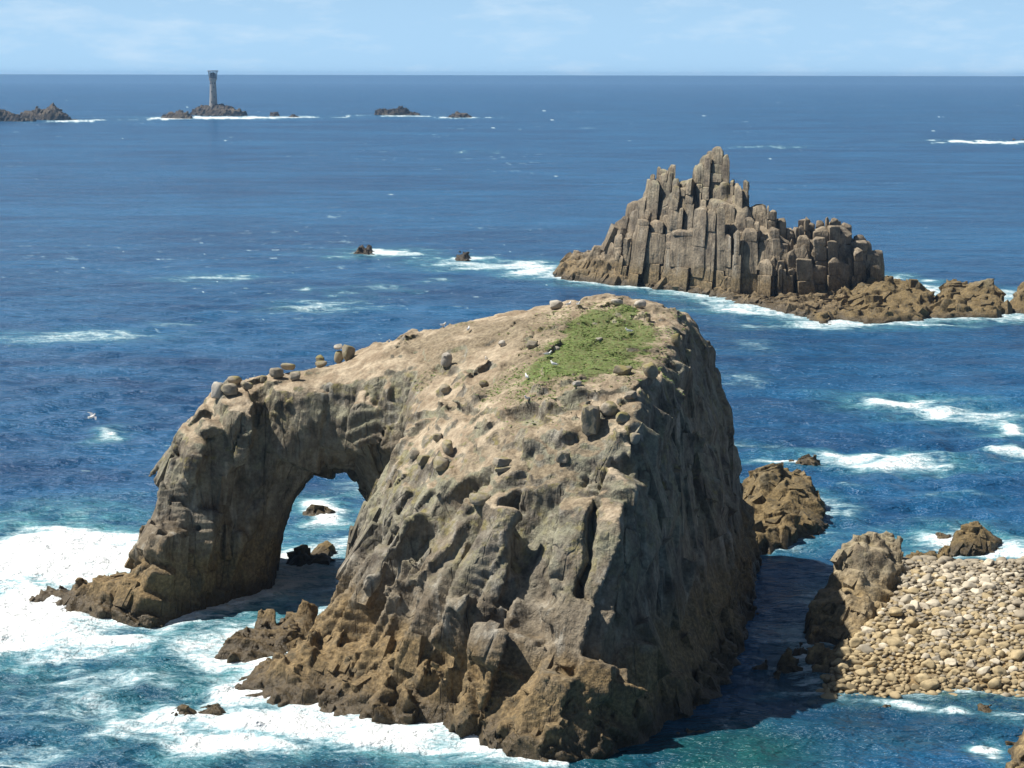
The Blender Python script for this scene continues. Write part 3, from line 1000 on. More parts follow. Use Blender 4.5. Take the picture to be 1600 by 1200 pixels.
# clefts, joints and undercut ledges one can pick out: photograph points, half-width and depth in metres
CLEFTS = [([(808, 800), (820, 850), (828, 920), (836, 978)], 1.15, 3.0), ([(832, 800), (838, 860), (844, 950)], 0.95, 2.6),
          ([(794, 816), (741, 929), (701, 1022), (660, 1088)], 0.75, 2.2), ([(734, 763), (661, 829), (614, 902), (581, 962)], 0.9, 2.0),
          ([(716, 800), (668, 868), (640, 930), (610, 1010)], 0.8, 2.0), ([(621, 690), (588, 756), (572, 830)], 0.8, 1.2),
          ([(905, 830), (893, 900), (880, 969)], 0.45, 1.0), ([(940, 800), (930, 900), (905, 990)], 0.4, 0.7),
          ([(714, 975), (770, 985), (820, 984), (870, 992), (953, 970)], 0.55, 1.1), ([(840, 1050), (900, 1048), (980, 1040)], 0.4, 0.7),
          
          ([(408, 612), (402, 703), (358, 800), (349, 902)], 0.9, 1.1), ([(330, 640), (318, 720), (300, 800)], 0.5, 0.8),
          ([(218, 836), (276, 818), (330, 830)], 0.45, 0.9), ([(205, 878), (262, 862), (300, 880)], 0.45, 0.9), ([(248, 780), (300, 790)], 0.4, 0.8),
          ([(814, 645), (847, 656), (900, 634), (973, 612)], 0.75, 1.1), ([(690, 578), (741, 582)], 0.6, 0.8), ([(640, 660), (690, 640), (740, 650)], 0.5, 0.6),
          ([(1090, 700), (1095, 850), (1075, 1000)], 0.9, 1.0),
          ([(1030, 720), (1040, 900), (1030, 1040)], 0.7, 0.9), ([(1130, 760), (1140, 880)], 0.7, 0.9)]


def trace(px, py, samp):
    d = ray(px, py).normalized()
    t = 120.0
    o = np.array([[0, 0, CAM_H]], np.float32)
    dv = np.array([[d.x, d.y, d.z]], np.float32)
    while t < 230:
        p = o + dv * t
        inside_box = (-45 < p[0, 0] < 30) and (137 < p[0, 1] < 218) and (-3 < p[0, 2] < 31)
        if inside_box and samp(p)[0] < 0:
            return p[0]
        t += 0.25
    return None


# buttresses standing out of the front: photograph point, length, width, how far proud, direction they run
BUTT = [(762, 880, 9.5, 2.9, 1.7, (-0.36, -0.2, -0.92)), (884, 885, 10, 2.8, 1.4, (-0.10, -0.25, -0.95)), (945, 890, 10, 2.2, 0.9, (-0.08, -0.2, -0.95)),
        (688, 880, 8, 1.8, 1.1, (-0.50, -0.2, -0.80)), (628, 870, 8, 1.8, 1.1, (-0.45, -0.2, -0.85)), (722, 985, 5, 2.6, 1.1, (-0.3, -0.2, -0.9)),
        (795, 1015, 3.2, 4.2, 1.2, (-0.2, -0.3, -0.9)), (905, 1015, 3.6, 4.4, 1.1, (-0.1, -0.3, -0.9)), (925, 1065, 2.6, 6.0, 1.5, (-0.1, -0.5, -0.6)),
        (590, 960, 6, 2.0, 1.0, (-0.4, -0.2, -0.9)), (560, 660, 3.5, 0.8, 0.7, (-0.2, 0, -1)), (598, 640, 4, 0.9, 0.7, (-0.2, 0, -1)), (640, 690, 6, 1.0, 0.7, (-0.45, -0.2, -0.8)),
        (300, 720, 5, 2.2, 0.8, (-0.3, -0.1, -1)), (250, 850, 3, 3.0, 0.9, (-0.3, -0.1, -1)), (370, 680, 7, 2.4, 0.8, (-0.1, 0, -1)), (1060, 700, 12, 2.0, 0.5, (0.05, 0, -1)),
        (1110, 800, 12, 2.2, 0.6, (0.05, 0, -1)), (860, 690, 2.0, 5, 0.6, (0, -0.5, -0.6)), (720, 640, 1.8, 5, 0.5, (0, -0.5, -0.6))]
CL3D = []


def carve(P, samp):
    out = np.zeros(len(P), np.float32)
    for pts, w, dep in CLEFTS:
        L = [trace(x, y, samp) for x, y in pts]
        L = [l for l in L if l is not None]
        if len(L) < 2:
            continue
        L = np.array(L)
        if dep > 1.2:
            CL3D.append((L, w))
        m = ((P > L.min(0) - w * 2) & (P < L.max(0) + w * 2)).all(1)
        S = P[m]
        # wander a little so the cleft is not a clean line
        S = S + 0.35 * np.stack([fbm(S * 0.5, 2, 201), fbm(S * 0.5, 2, 202), fbm(S * 0.5, 2, 203)], 1)
        dd = np.full(len(S), 99, np.float32)
        for a, b in zip(L[:-1], L[1:]):
            e = b - a
            t = np.clip(((S - a) @ e) / (e @ e), 0, 1)
            dd = np.minimum(dd, np.linalg.norm(S - a - t[:, None] * e, axis=1))
        out[m] = np.maximum(out[m], dep * np.clip(1.35 * (1 - dd / (w * 1.5)), 0, 1))
    for px, py, L, Wd, proud, dr_ in BUTT:
        c = trace(px, py, samp)
        if c is None:
            continue
        m = (np.abs(P - c) < max(L, Wd) * 0.62 + 1.5).all(1)
        S = P[m] - c
        g = np.array([float((samp((c + s)[None].astype(np.float32)) - samp((c - s)[None].astype(np.float32)))[0]) for s in np.eye(3) * 1.2])
        g /= np.linalg.norm(g) + 1e-9
        e1 = np.array(dr_) - g * (np.array(dr_) @ g)
        e1 /= np.linalg.norm(e1)
        e2 = np.cross(g, e1)
        wob = np.stack([fbm(P[m] * 0.35, 2, 211), fbm(P[m] * 0.35, 2, 212)], 1)
        l1, l2 = S @ e1 + 0.7 * wob[:, 0], S @ e2 + 0.45 * wob[:, 1]
        k = np.minimum(smooth(L / 2 + 0.5, L / 2 - 0.9, np.abs(l1)), smooth(Wd / 2 + 0.15, Wd / 2 - 0.25, np.abs(l2)))
        out[m] -= proud * k * (1.0 + 0.35 * l2 / Wd)
    return out


def arch_detail(P, samp):
    out = (0.6 * fbm(P * 0.2, 2, 300)).astype(np.float32)
    seen = P[:, 1] < 207.5                              # the far side needs no blocks
    out[seen] = front_detail(P[seen], samp)
    return out


def front_detail(P, samp):
    d = granite(P, 1.0, 1.0, 3, lump=3.6, samp=samp)
    ex = np.array([[0.8, 0, 0]], np.float32)
    gx = (samp(P + ex) - samp(P - ex)) / 1.6
    d = d * (1 - 0.62 * smooth(0.40, 0.80, gx))         # the sheer shaded walls are flatter
    # upper slope carries soil: softer, with outcrops standing out of it
    up = smooth(-2.8, -0.3, P[:, 2] - H_TOP(P[:, 0], P[:, 1]))
    u_ = up > 0
    S = P[u_]
    soft = 0.20 * fbm(S * 0.35, 4, 90) + 0.08 * fbm(S * 1.6, 2, 92)
    b, t, e = bricks(S, JL, (3.0, 2.2, 1.5), 33, samp, samp(S))
    rocky = smooth(0.15, 0.6, fbm(S * 0.12, 3, 95) + smooth(178, 160, S[:, 1]) * 0.6 + smooth(-3, -12, S[:, 0]) * 0.6)
    soft = soft + np.clip(0.35 * b + 0.45 * t, -0.05, 0.7) * rocky
    k = up[u_] * 0.88
    d[u_] = d[u_] * (1 - k) + soft * k
    nt = smooth(-25, -22, P[:, 0]) * smooth(-8, -11, P[:, 0]) * smooth(186, 189, P[:, 1]) * smooth(17, 14, P[:, 2])
    d = d * (1 - 0.55 * nt)                             # worn smooth inside the arch
    return np.clip(d - carve(P, samp), -2.75, 2.75)


V, Q = build_rock('arch', arch_sdf, (-46, 136, -4), (31, 219, 32), 1.0, 0.2, arch_detail)
me_arch = mesh_np('cliff_body', V, Q)
nrm = np.empty(len(me_arch.vertices) * 3, np.float32)
me_arch.vertices.foreach_get('normal', nrm)
nrm = nrm.reshape(-1, 3)
vv = np.empty(len(me_arch.vertices) * 3, np.float32)
me_arch.vertices.foreach_get('co', vv)
vv = vv.reshape(-1, 3)
depth = H_TOP(vv[:, 0], vv[:, 1]) - vv[:, 2]
_bm = bmesh.new()
_bm.from_mesh(me_arch)
BVH_ARCH = BVHTree.FromBMesh(_bm)
_bm.free()
CAMV = Vector((0, 0, CAM_H))


def hit(px, py):
    d = ray(px, py).normalized()
    return BVH_ARCH.ray_cast(CAMV, d, 1000)[0:2]


TURF = []
for px, py in [(795, 606), (825, 570), (850, 556), (868, 536), (905, 514), (872, 508), (890, 492), (935, 482), (985, 482), (1006, 492), (1014, 520),
               (1018, 556), (1000, 572), (960, 585), (900, 599), (830, 612)]:
    for dy in range(0, 40, 2):
        p_, n_ = hit(px, py + dy)
        if p_ is not None and p_.z > 19:
            TURF.append((p_.x, p_.y))
            break
soil = smooth(3.0, 0.6, depth + 1.6 * fbm(vv * 0.11, 4, 17)) * smooth(0.42, 0.78, nrm[:, 2]) * smooth(12, 17.5, vv[:, 2])
soil = np.clip(soil * (1.0 + 0.25 * fbm(vv * 0.2, 3, 7)), 0, 1)
turf = smooth(3.0, -3.0, sd_poly(vv[:, 0], vv[:, 1], TURF) + 2.2 * fbm(vv * 0.25, 4, 9)) * smooth(0.5, 0.8, nrm[:, 2]) * (vv[:, 2] > 21)
attr(me_arch, 'soil', soil)
attr(me_arch, 'turf', turf)
arch = bpy.data.objects.new('arch_rock', None)
COL.objects.link(arch)
arch.location = (0, 180, 0)
tag(arch, 'huge granite rock island pierced by a sea arch, grass on its sloping top', 'rock')
cliff = link('cliff_body', me_arch, M_ARCH, arch, (0, -180, 0))

# joint blocks standing proud of the cliff: each a part of the rock
bpy.context.view_layer.update()
rs = np.random.default_rng(12)
SLABS = [hull_mesh('slab', block_pts(rs, 9, 0.28)) for _ in range(36)]
for m in SLABS:
    m.materials.append(M_ARCH)
    for nm in ('soil', 'turf'):
        attr(m, nm, np.zeros(len(m.vertices)))
A_OFF = np.array([0, 180.0, 0])


def bare(c, lim=2.2):
    return H_TOP(c[:, 0], c[:, 1]) - c[:, 2] > lim


def off_cleft(c):
    ok = np.ones(len(c), bool)
    for L, w in CL3D:
        for a, b in zip(L[:-1], L[1:]):
            e = b - a
            t = np.clip(((c - a) @ e) / (e @ e), 0, 1)
            ok &= np.linalg.norm(c - a - t[:, None] * e, axis=1) > w * 2.0 + 0.7
    return ok


add_blocks(arch, vv, Q, 105, (2.4, 7.0), (0.8, 2.0), (0.05, 0.32), (-0.30, -0.22, -0.93), SLABS, 1, 'slab',
           lambda c, n: (n[:, 1] < 0.1) & (n[:, 0] < 0.5) & (c[:, 2] > 4) & (c[:, 2] < 18) & (c[:, 0] > -14) & (n[:, 2] < 0.62) & bare(c, 1.6) & off_cleft(c), off=A_OFF, wob=0.05, min_flat=0.64)
add_blocks(arch, vv, Q, 70, (1.4, 3.4), (0.9, 2.4), (0.05, 0.32), (-0.30, -0.3, -0.9), SLABS, 2, 'slab',
           lambda c, n: (n[:, 1] < 0.2) & (n[:, 0] < 0.6) & (c[:, 2] > 0.2) & (c[:, 2] < 5) & (c[:, 0] > -22), off=A_OFF, rad=2.0, wob=0.05, min_flat=0.64)
add_blocks(arch, vv, Q, 46, (3.0, 9.0), (1.2, 2.6), (0.04, 0.25), (0.10, 0.05, -1.0), SLABS, 3, 'slab',
           lambda c, n: (n[:, 0] > 0.6) & (c[:, 2] > 1) & (c[:, 0] > 6) & (c[:, 1] < 196) & bare(c), off=A_OFF, wob=0.04, min_flat=0.70)
add_blocks(arch, vv, Q, 44, (1.8, 5.5), (1.0, 2.4), (0.04, 0.22), (-0.15, -0.1, -1.0), SLABS, 4, 'slab',
           lambda c, n: (c[:, 0] < -22) & (n[:, 1] < 0.2) & (n[:, 2] < 0.6) & (n[:, 2] > -0.15) & (c[:, 2] > 0.5) & bare(c, 1.2), off=A_OFF, wob=0.05, min_flat=0.64)

# ------------------------------------------------------------------ ledges at the foot of the arch rock (parts of it)
HULLS = {}


def rock_part(name, poly, H, slope, mat, seed, parent, fine=0.25, big=0.55, amp=1.0, base_drop=2.5, zmax=None, frame=None, lump=2.0, nb=0, bs=1.0, jd=(-0.3, -0.3, -0.9)):
    poly = np.array(poly, float)
    lo = poly.min(0) - 4 * big - 1
    hi = poly.max(0) + 4 * big + 1
    zt = zmax or 12

    def det(P, samp):
        return granite(P, big, amp, seed, lump=lump, frame=frame, samp=samp)
    co = fine * 4
    V, Q = build_rock(name, mound(poly, H, slope, base_drop), (lo[0], lo[1], -base_drop - 1), (hi[0], hi[1], zt), co, fine, det, band=2.6 * big + 1.2)
    c = np.array([poly[:, 0].mean(), poly[:, 1].mean(), 0])
    if parent is not None:
        c = np.array(parent.location)
    me = mesh_np(name, V - c, Q)
    o = link(name, me, mat, None, c)
    if parent is not None:
        o.parent = parent
        o.location = (0, 0, 0)
    if nb:
        if mat.name not in HULLS:
            HULLS[mat.name] = hull_set(14, len(HULLS) + 5, mat)
        if mat is M_ARCH:
            for m_ in HULLS[mat.name]:
                if 'soil' not in m_.attributes:
                    for nm_ in ('soil', 'turf'):
                        attr(m_, nm_, np.zeros(len(m_.vertices)))
        add_blocks(o, V, Q, nb, (1.6 * bs, 4.4 * bs), (1.1 * bs, 2.6 * bs), (0.08 * bs, 0.5 * bs), jd, HULLS[mat.name], seed, 'block', rad=2.0 * bs, th=(0.4, 0.7), off=c, wob=0.08)
    return o


def ridge_h(pts):
    """height from scattered control points (x, y, z), inverse-distance blended"""
    pts = np.array(pts, float)

    def f(X, Y):
        num = 0
        den = 0
        for x, y, z in pts:
            w = 1 / ((X - x) ** 2 + (Y - y) ** 2 + 0.6) ** 1.5
            num = num + w * z
            den = den + w
        return num / den
    return f


def PH(px, py, Y):
    return AT(px, py, Y)


bpy.context.view_layer.update()
led = [
    ('ledge', px_poly([(340, 1022), (365, 1040), (420, 1035), (470, 1020), (520, 1000), (500, 975), (430, 992), (390, 990)]),
     ridge_h([PH(390, 1000, 173), PH(480, 985, 174), PH(510, 960, 175)]), 1.0, 41),
    ('ledge', px_poly([(368, 1082), (420, 1098), (500, 1112), (590, 1130), (660, 1112), (690, 1060), (600, 1010), (520, 990), (440, 1040), (385, 1068)]),
     ridge_h([PH(450, 1040, 160), PH(540, 1000, 163), PH(600, 980, 162), PH(600, 1060, 156), PH(500, 1090, 157), PH(680, 1050, 155)]), 0.9, 42),
    ('ledge', px_poly([(655, 1120), (720, 1128), (800, 1145), (860, 1140), (900, 1080), (850, 1040), (760, 1050), (690, 1080)]),
     ridge_h([PH(740, 1040, 153), PH(820, 1020, 153), PH(700, 1100, 151), PH(860, 1080, 149)]), 1.2, 43),
    ('ledge', px_poly([(770, 1165), (800, 1190), (880, 1194), (960, 1178), (985, 1150), (980, 1100), (920, 1085), (840, 1105)]),
     ridge_h([PH(860, 1105, 147), PH(940, 1085, 147.5), PH(800, 1140, 145.5), PH(960, 1110, 146)]), 2.2, 44),
    ('ledge', px_poly([(40, 946), (110, 950), (150, 972), (240, 968), (260, 940), (180, 920), (120, 930), (60, 930)]),
     ridge_h([PH(70, 930, 188), PH(130, 924, 187), PH(180, 912, 186), PH(200, 930, 184)]), 1.1, 45),
    ('ledge', px_poly([(1062, 1118), (1108, 1104), (1132, 1064), (1150, 1020), (1175, 960), (1150, 950), (1110, 1010), (1080, 1060)]),
     ridge_h([PH(1085, 1070, 157), PH(1140, 990, 167), PH(1160, 930, 178)]), 1.8, 46),
]
for nm, poly, H, sl, sd in led:
    rock_part(nm, poly, H, sl, M_ARCH, sd, arch, nb=(10, 34, 22, 24, 8, 14)[sd - 41], bs=0.5, amp=0.85)
for o in [c_ for c_ in arch.children if c_.name.startswith('ledge')]:
    for nm in ('soil', 'turf'):
        if nm not in o.data.attributes:
            attr(o.data, nm, np.zeros(len(o.data.vertices)))

# ------------------------------------------------------------------ the columned sea stack
KY = lambda x: np.interp(x, [8, 21, 37, 48, 56, 68, 80, 90], [502, 491, 474, 458, 452, 452, 462, 474])     # its front foot
SKY_PX = [(862, 432), (885, 420), (905, 402), (925, 392), (945, 384), (956, 358), (975, 334), (992, 314), (1004, 300), (1014, 284), (1024, 274), (1036, 268), (1050, 263),
          (1062, 283), (1072, 282), (1082, 268), (1094, 260), (1102, 252), (1107, 238), (1124, 238), (1128, 262), (1135, 246), (1142, 247), (1147, 280),
          (1158, 287), (1172, 292), (1178, 312), (1192, 322), (1203, 320), (1212, 330), (1222, 338), (1236, 350), (1250, 346), (1258, 333), (1266, 334),
          (1272, 346), (1290, 340), (1310, 338), (1326, 346), (1340, 362), (1352, 366), (1362, 366), (1367, 396), (1376, 416), (1388, 436), (1396, 445)]
sk = []
for px, py in SKY_PX:
    x = (px - 800) / FPX * 480
    for _ in range(3):
        Yr = float(KY(x)) + 9.5
        x, _, z = AT(px, py, Yr)
    sk.append((x, z))
sk = np.array(sk)


def stack_h(x, y):
    zsky = np.interp(x, sk[:, 0], sk[:, 1], left=0, right=0)
    t = (y - KY(x)) / 9.5
    f = np.where(t < 1, 0.42 + 0.58 * np.clip(t, 0, 1) ** 0.60, 1 - 0.22 * (t - 1))
    return zsky * np.clip(f, 0, 1) * np.where(t < -0.05, 0.0, 1.0)


stack = bpy.data.objects.new('sea_stack', None)
COL.objects.link(stack)
stack.location = (50, 470, 0)
tag(stack, 'jagged rock stack of tall upright granite columns standing in the blue sea', 'rock')
SL = np.array(stack.location)
core_poly = [(x, float(KY(x)) + 2.0) for x in np.linspace(13, 88, 26)] + [(x, float(KY(x)) + 19) for x in np.linspace(86, 15, 24)]


def core_H(X, Y):
    return np.clip(stack_h(X, Y) * 0.93 - 1.6, -1.5, 40)


V, Q = build_rock('core', mound(core_poly, core_H, 6.0, 2.0), (4, 446, -3), (96, 530, 33), 1.6, 0.8,
                  lambda P, samp: granite(P, 0.9, 0.6, 61, frame=JV, lump=-9, samp=samp), band=3.0)
link('core', mesh_np('core', V - SL, Q), M_STACK, stack)
V0, Q0 = V, Q


def block_hull(poly, z0, z1, lean, rg, top=False):
    """one joint block: a prism on the joint outline with broken corners; the topmost comes to a rough point or slanting face"""
    P = np.array(poly, float)
    c = P.mean(0)
    h = z1 - z0
    pts = []
    for q in P:
        s0, s1 = rg.uniform(0.90, 1.0), rg.uniform(0.86, 1.0)
        a = c + (q - c) * s0
        b = c + (q - c) * s1
        pts.append((a[0] + lean * z0, a[1], z0 - rg.uniform(0, 0.1)))
        zz = z1 - (rg.uniform(0.1, min(1.5, 0.45 * h)) if top else rg.uniform(0, 0.25))
        pts.append((b[0] + lean * zz, b[1], zz))
        m = c + (q - c) * rg.uniform(0.98, 1.06)
        zm = z0 + h * rg.uniform(0.25, 0.75)
        pts.append((m[0] + lean * zm, m[1], zm))
    for _ in range(3 if top else 1):
        a = c + (P[rg.integers(len(P))] - c) * rg.uniform(0.1, 0.6)
        zz = z1 - rg.uniform(0, 0.25 if top else 0.05)
        pts.append((a[0] + lean * zz, a[1], zz))
    return pts


rg = np.random.default_rng(21)
cells = []


def split(x0, x1, v0, v1, lvl=0):
    w, h = x1 - x0, v1 - v0
    if (w < 5.2 and h < 5.0 and (rg.random() < (0.48 if x0 < 62 else 0.85) or (w < 1.9 and h < 2.6))) or (w < 1.5 and h < 1.6):
        cells.append((x0, x1, v0, v1))
        return
    if w / 1.0 > h / 1.5 or h < 1.8:
        m = x0 + w * rg.uniform(0.25, 0.75)
        split(x0, m, v0, v1, lvl + 1)
        split(m, x1, v0, v1, lvl + 1)
    else:
        m = v0 + h * rg.uniform(0.33, 0.67)
        split(x0, x1, v0, m, lvl + 1)
        split(x0, x1, m, v1, lvl + 1)


for gx in np.arange(8, 92, 7.0):
    split(gx, gx + 7.0, -0.2, 14.0)


def jog(x, v):
    p_ = np.array([[x * 0.31, v * 0.31, 3.3]])
    xx = x + 0.7 * float(fbm(p_, 2, 3)[0])
    return (xx + 0.10 * v, float(KY(xx)) + v + 0.7 * float(fbm(p_, 2, 8)[0]))


for (x0, x1, v0, v1) in cells:
    P = np.array([jog(x0, v0), jog(x1, v0), jog(x1, v1), jog(x0, v1)])
    c = P.mean(0)
    h = float(stack_h(c[0], c[1]))
    if h < 1.2:
        continue
    v = (v0 + v1) / 2
    if v0 < 0.5:
        P[:, 1] += rg.uniform(-1.0, 1.6)
    P = c + (P - c) * 0.97
    sky_lock = v > 6.5
    h = h * (1 + (rg.uniform(-0.03, 0.03) if sky_lock else rg.uniform(-0.32, 0.12)))
    if sky_lock:
        h += max(0.0, h - 21) * 0.30
    lean = np.interp(c[0], [12, 26, 38, 55, 90], [0.24, 0.14, 0.07, 0.0, -0.05]) + rg.normal(0, 0.025)
    P[:, 0] -= lean * h                         # the lean brings the top back over its place
    z = -1.5
    blocks = []
    while z < h - 0.6:
        z1 = z + rg.choice([2.0, 3.0, 4.5, 7.0, 11.0])
        if h - z1 < 1.2:
            z1 = h
        z1 = min(z1, h)
        sh = rg.normal(0, 0.16, 2)
        an = rg.normal(0, 0.10)
        cq = P.mean(0)
        q = cq + (P - cq) @ np.array([[math.cos(an), -math.sin(an)], [math.sin(an), math.cos(an)]]) + sh
        last = z1 >= h
        s_ = rg.uniform(0.90, 1.06) * (0.92 if last else 1)
        q = q.mean(0) + (q - q.mean(0)) * s_
        blocks.append(block_hull(q, z, z1, lean, rg, last))
        z = z1 - 0.02
    if not blocks:
        continue
    bm = bmesh.new()
    for pts in blocks:
        vs_ = [bm.verts.new(np.array(q_) - SL) for q_ in pts]
        r_ = bmesh.ops.convex_hull(bm, input=vs_)
        bmesh.ops.delete(bm, geom=[v_ for v_ in r_['geom_interior'] if isinstance(v_, bmesh.types.BMVert)], context='VERTS')
    bmesh.ops.bevel(bm, geom=list(bm.edges), offset=0.10, segments=1, affect='EDGES', clamp_overlap=True)
    me = bpy.data.meshes.new('column')
    bm.to_mesh(me)
    bm.free()
    me.polygons.foreach_set('use_smooth', np.ones(len(me.polygons), bool))
    me.set_sharp_from_angle(angle=math.radians(32))
    link('column', me, M_STACK, stack)

bpy.context.view_layer.update()
add_blocks(stack, V0, Q0, 60, (2.5, 7.0), (1.6, 3.6), (0.6, 2.2), (0.1, 0.0, -1.0), hull_set(16, 3, M_STACK), 9, 'slab',
           lambda c, n: (n[:, 1] < 0.2) & (c[:, 2] > 2) & (c[:, 2] < 16) & (c[:, 0] > 20) & (c[:, 0] < 74) & (n[:, 2] < 0.7), rad=2.5, off=SL)
# rocky shelf round its foot and the reef running right from it
st_ledges = [
    (px_poly([(862, 433), (905, 440), (950, 445), (1000, 448), (1010, 438), (960, 428), (930, 418), (890, 420)]),
     ridge_h([PH(880, 422, 500), PH(905, 396, 497), PH(930, 395, 495), PH(960, 415, 490)]), 1.3, 71),
    (px_poly([(990, 447), (1060, 456), (1110, 462), (1150, 474), (1200, 480), (1210, 466), (1140, 452), (1040, 440)]),
     ridge_h([PH(1020, 438, 474), PH(1090, 446, 466), PH(1170, 462, 454), PH(1060, 440, 470)]), 1.0, 72),
    (px_poly([(1180, 478), (1240, 494), (1310, 500), (1330, 480), (1300, 462), (1220, 462)]),
     ridge_h([PH(1210, 466, 448), PH(1270, 470, 441), PH(1310, 468, 440)]), 1.2, 73),
    (px_poly([(1290, 500), (1350, 506), (1410, 505), (1455, 498), (1480, 480), (1440, 462), (1390, 455), (1330, 462), (1290, 475)]),
     ridge_h([PH(1330, 466, 440), PH(1385, 446, 440), PH(1420, 458, 436), PH(1380, 478, 425), PH(1330, 485, 425), PH(1440, 480, 428)]), 0.8, 74),
    (px_poly([(1450, 496), (1500, 498), (1560, 497), (1580, 488), (1565, 470), (1520, 462), (1460, 468)]),
     ridge_h([PH(1480, 462, 436), PH(1526, 446, 438), PH(1555, 462, 436), PH(1500, 478, 428)]), 1.1, 75),
    (px_poly([(1250, 502), (1275, 506), (1302, 504), (1305, 498), (1270, 495)]), ridge_h([PH(1275, 496, 411)]), 1.0, 76),
]
for poly, H, sl, sd in st_ledges:
    rock_part('ledge', poly, H, sl, M_REEF if sd > 73 else M_STACK, sd, stack, fine=0.5, big=0.9, base_drop=2.5, zmax=14, lump=3.0, nb=46 if sd < 76 else 4, bs=1.1, amp=0.75)
o = rock_part('sea_rock', px_poly([(1565, 488), (1590, 492), (1660, 490), (1690, 470), (1640, 455), (1590, 465)]),
              ridge_h([PH(1590, 452, 438), PH(1600, 440, 440), PH(1640, 436, 445)]), 1.4, M_REEF, 77, None, fine=0.5, big=0.9, zmax=16, lump=3.0, nb=30, bs=1.15, amp=0.6)
tag(o, 'brown rock cut by the right edge of the picture, beyond the reef', 'rock')

# ------------------------------------------------------------------ single rocks in the sea
def sea_rock(label, pts, tops, slope, mat, seed, fine=0.25, big=0.45, amp=1.0, zmax=9, lump=1.5, name='sea_rock', group=None, nb=0, bs=1.0, deep=1.0):
    poly = px_poly(pts)
    Ym = np.mean([p[1] for p in poly])
    poly = [(x, Ym + (y - Ym) * deep) for x, y in poly]
    Hc = ridge_h([AT(px, py, Ym + dy) for px, py, dy in tops])
    o = rock_part(name, poly, Hc, slope, mat, seed, None, fine=fine, big=big, amp=amp, zmax=zmax, lump=lump, nb=nb, bs=bs)
    tag(o, label, 'rock', group)
    return o


sea_rock('rugged brown rock mass close behind the dark right wall of the arch rock',
         [(1150, 868), (1200, 862), (1240, 850), (1280, 838), (1290, 812), (1288, 795), (1240, 770), (1150, 770)],
         [(1165, 742, 4), (1200, 742, 6), (1240, 758, 4), (1275, 775, 3), (1260, 800, 0), (1220, 800, -4), (1200, 815, -6), (1270, 815, -3)], 1.6, M_REEF, 81, big=0.6, amp=0.6, nb=60, bs=0.75)
sea_rock('pale weathered crag rising at the left end of the boulder beach',
         [(1252, 985), (1262, 1030), (1285, 1062), (1330, 1040), (1390, 998), (1425, 965), (1432, 925), (1395, 903), (1330, 908), (1285, 950)],
         [(1340, 826, 3), (1322, 868, 2), (1360, 848, 2), (1378, 862, 2), (1405, 885, 2), (1310, 880, 1), (1290, 925, -1), (1330, 940, -4), (1390, 930, -1), (1290, 985, -6), (1370, 950, -5), (1300, 1020, -9), (1420, 905, 3)], 2.6, M_CRAG, 82, big=0.5, zmax=13, lump=-9, amp=0.8, nb=40, bs=0.6)
sea_rock('low weedy rock shelf between the crag and the top of the beach',
         [(1395, 905), (1440, 902), (1490, 888), (1480, 872), (1420, 876), (1400, 888)], [(1430, 866, 1), (1470, 868, 1)], 1.3, M_REEF, 83, big=0.4, nb=14, bs=0.6)
sea_rock('brown pyramid shaped rock in the water behind the boulder beach',
         [(1478, 862), (1520, 866), (1558, 860), (1566, 850), (1530, 842), (1485, 848)], [(1515, 816, 1.5), (1500, 835, 0), (1545, 845, 0)], 1.6, M_REEF, 84, big=0.4, amp=0.7, nb=16, bs=0.7)
sea_rock('low brown rock left of the pyramid rock behind the beach', [(1456, 846), (1485, 852), (1490, 842), (1462, 838)], [(1470, 838, 0)], 1.0, M_REEF, 85, big=0.3)
sea_rock('small dark rock awash, left of the two in white water right of the arch rock', [(1224, 731), (1240, 732), (1242, 724), (1226, 724)], [(1233, 722, 0)], 1.0, M_REEF, 86, big=0.3)
sea_rock('small brown rock awash, right of the two in white water right of the arch rock', [(1242, 731), (1280, 728), (1284, 722), (1250, 721)], [(1262, 717, 0)], 1.0, M_REEF, 87, big=0.35, nb=6, bs=0.6)
sea_rock('rounded brown rock beside the left leg inside the arch', [(455, 890), (490, 884), (486, 862), (455, 862)], [(470, 846, 0)], 1.6, M_REEF, 88, big=0.35, amp=0.7, nb=6, bs=0.6)
sea_rock('rounded wet boulder in the foam seen through the arch', [(488, 870), (510, 874), (528, 866), (520, 856), (492, 858)], [(508, 852, 0)], 1.4, M_REEF, 89, big=0.35, amp=0.7, nb=6, bs=0.6)
sea_rock('low rock in front of the wet boulder seen through the arch', [(478, 886), (505, 886), (522, 878), (500, 872), (480, 876)], [(500, 868, 0)], 1.2, M_REEF, 90, big=0.35, amp=0.7, nb=6, bs=0.6)
sea_rock('flat rock in the surf farthest away through the arch', [(474, 806), (500, 808), (520, 803), (500, 797), (478, 799)], [(495, 794, 0)], 1.0, M_REEF, 91, big=0.35, amp=0.7, nb=6, bs=0.6)
sea_rock('small dark rock in the foam left of the arch rock foot', [(266, 1119), (285, 1126), (302, 1119), (290, 1108), (272, 1110)], [(284, 1103, 0)], 1.3, M_REEF, 92, fine=0.15, big=0.25, nb=5, bs=0.4)
sea_rock('half drowned brown rock in foam beside the small dark rock', [(318, 1113), (332, 1119), (346, 1112), (334, 1104)], [(332, 1102, 0)], 1.0, M_REEF, 93, fine=0.15, big=0.25, nb=5, bs=0.4)
sea_rock('flat dark rock in a breaking wave left of the columned stack', [(553, 397), (580, 398), (584, 393), (556, 392)], [(568, 390, 0)], 0.8, M_FAR, 94, fine=0.4, big=0.5)
sea_rock('small dome shaped dark rock in a breaking wave near the columned stack', [(712, 408), (733, 408), (735, 402), (714, 402)], [(722, 397, 0)], 1.4, M_FAR, 95, fine=0.4, big=0.5)
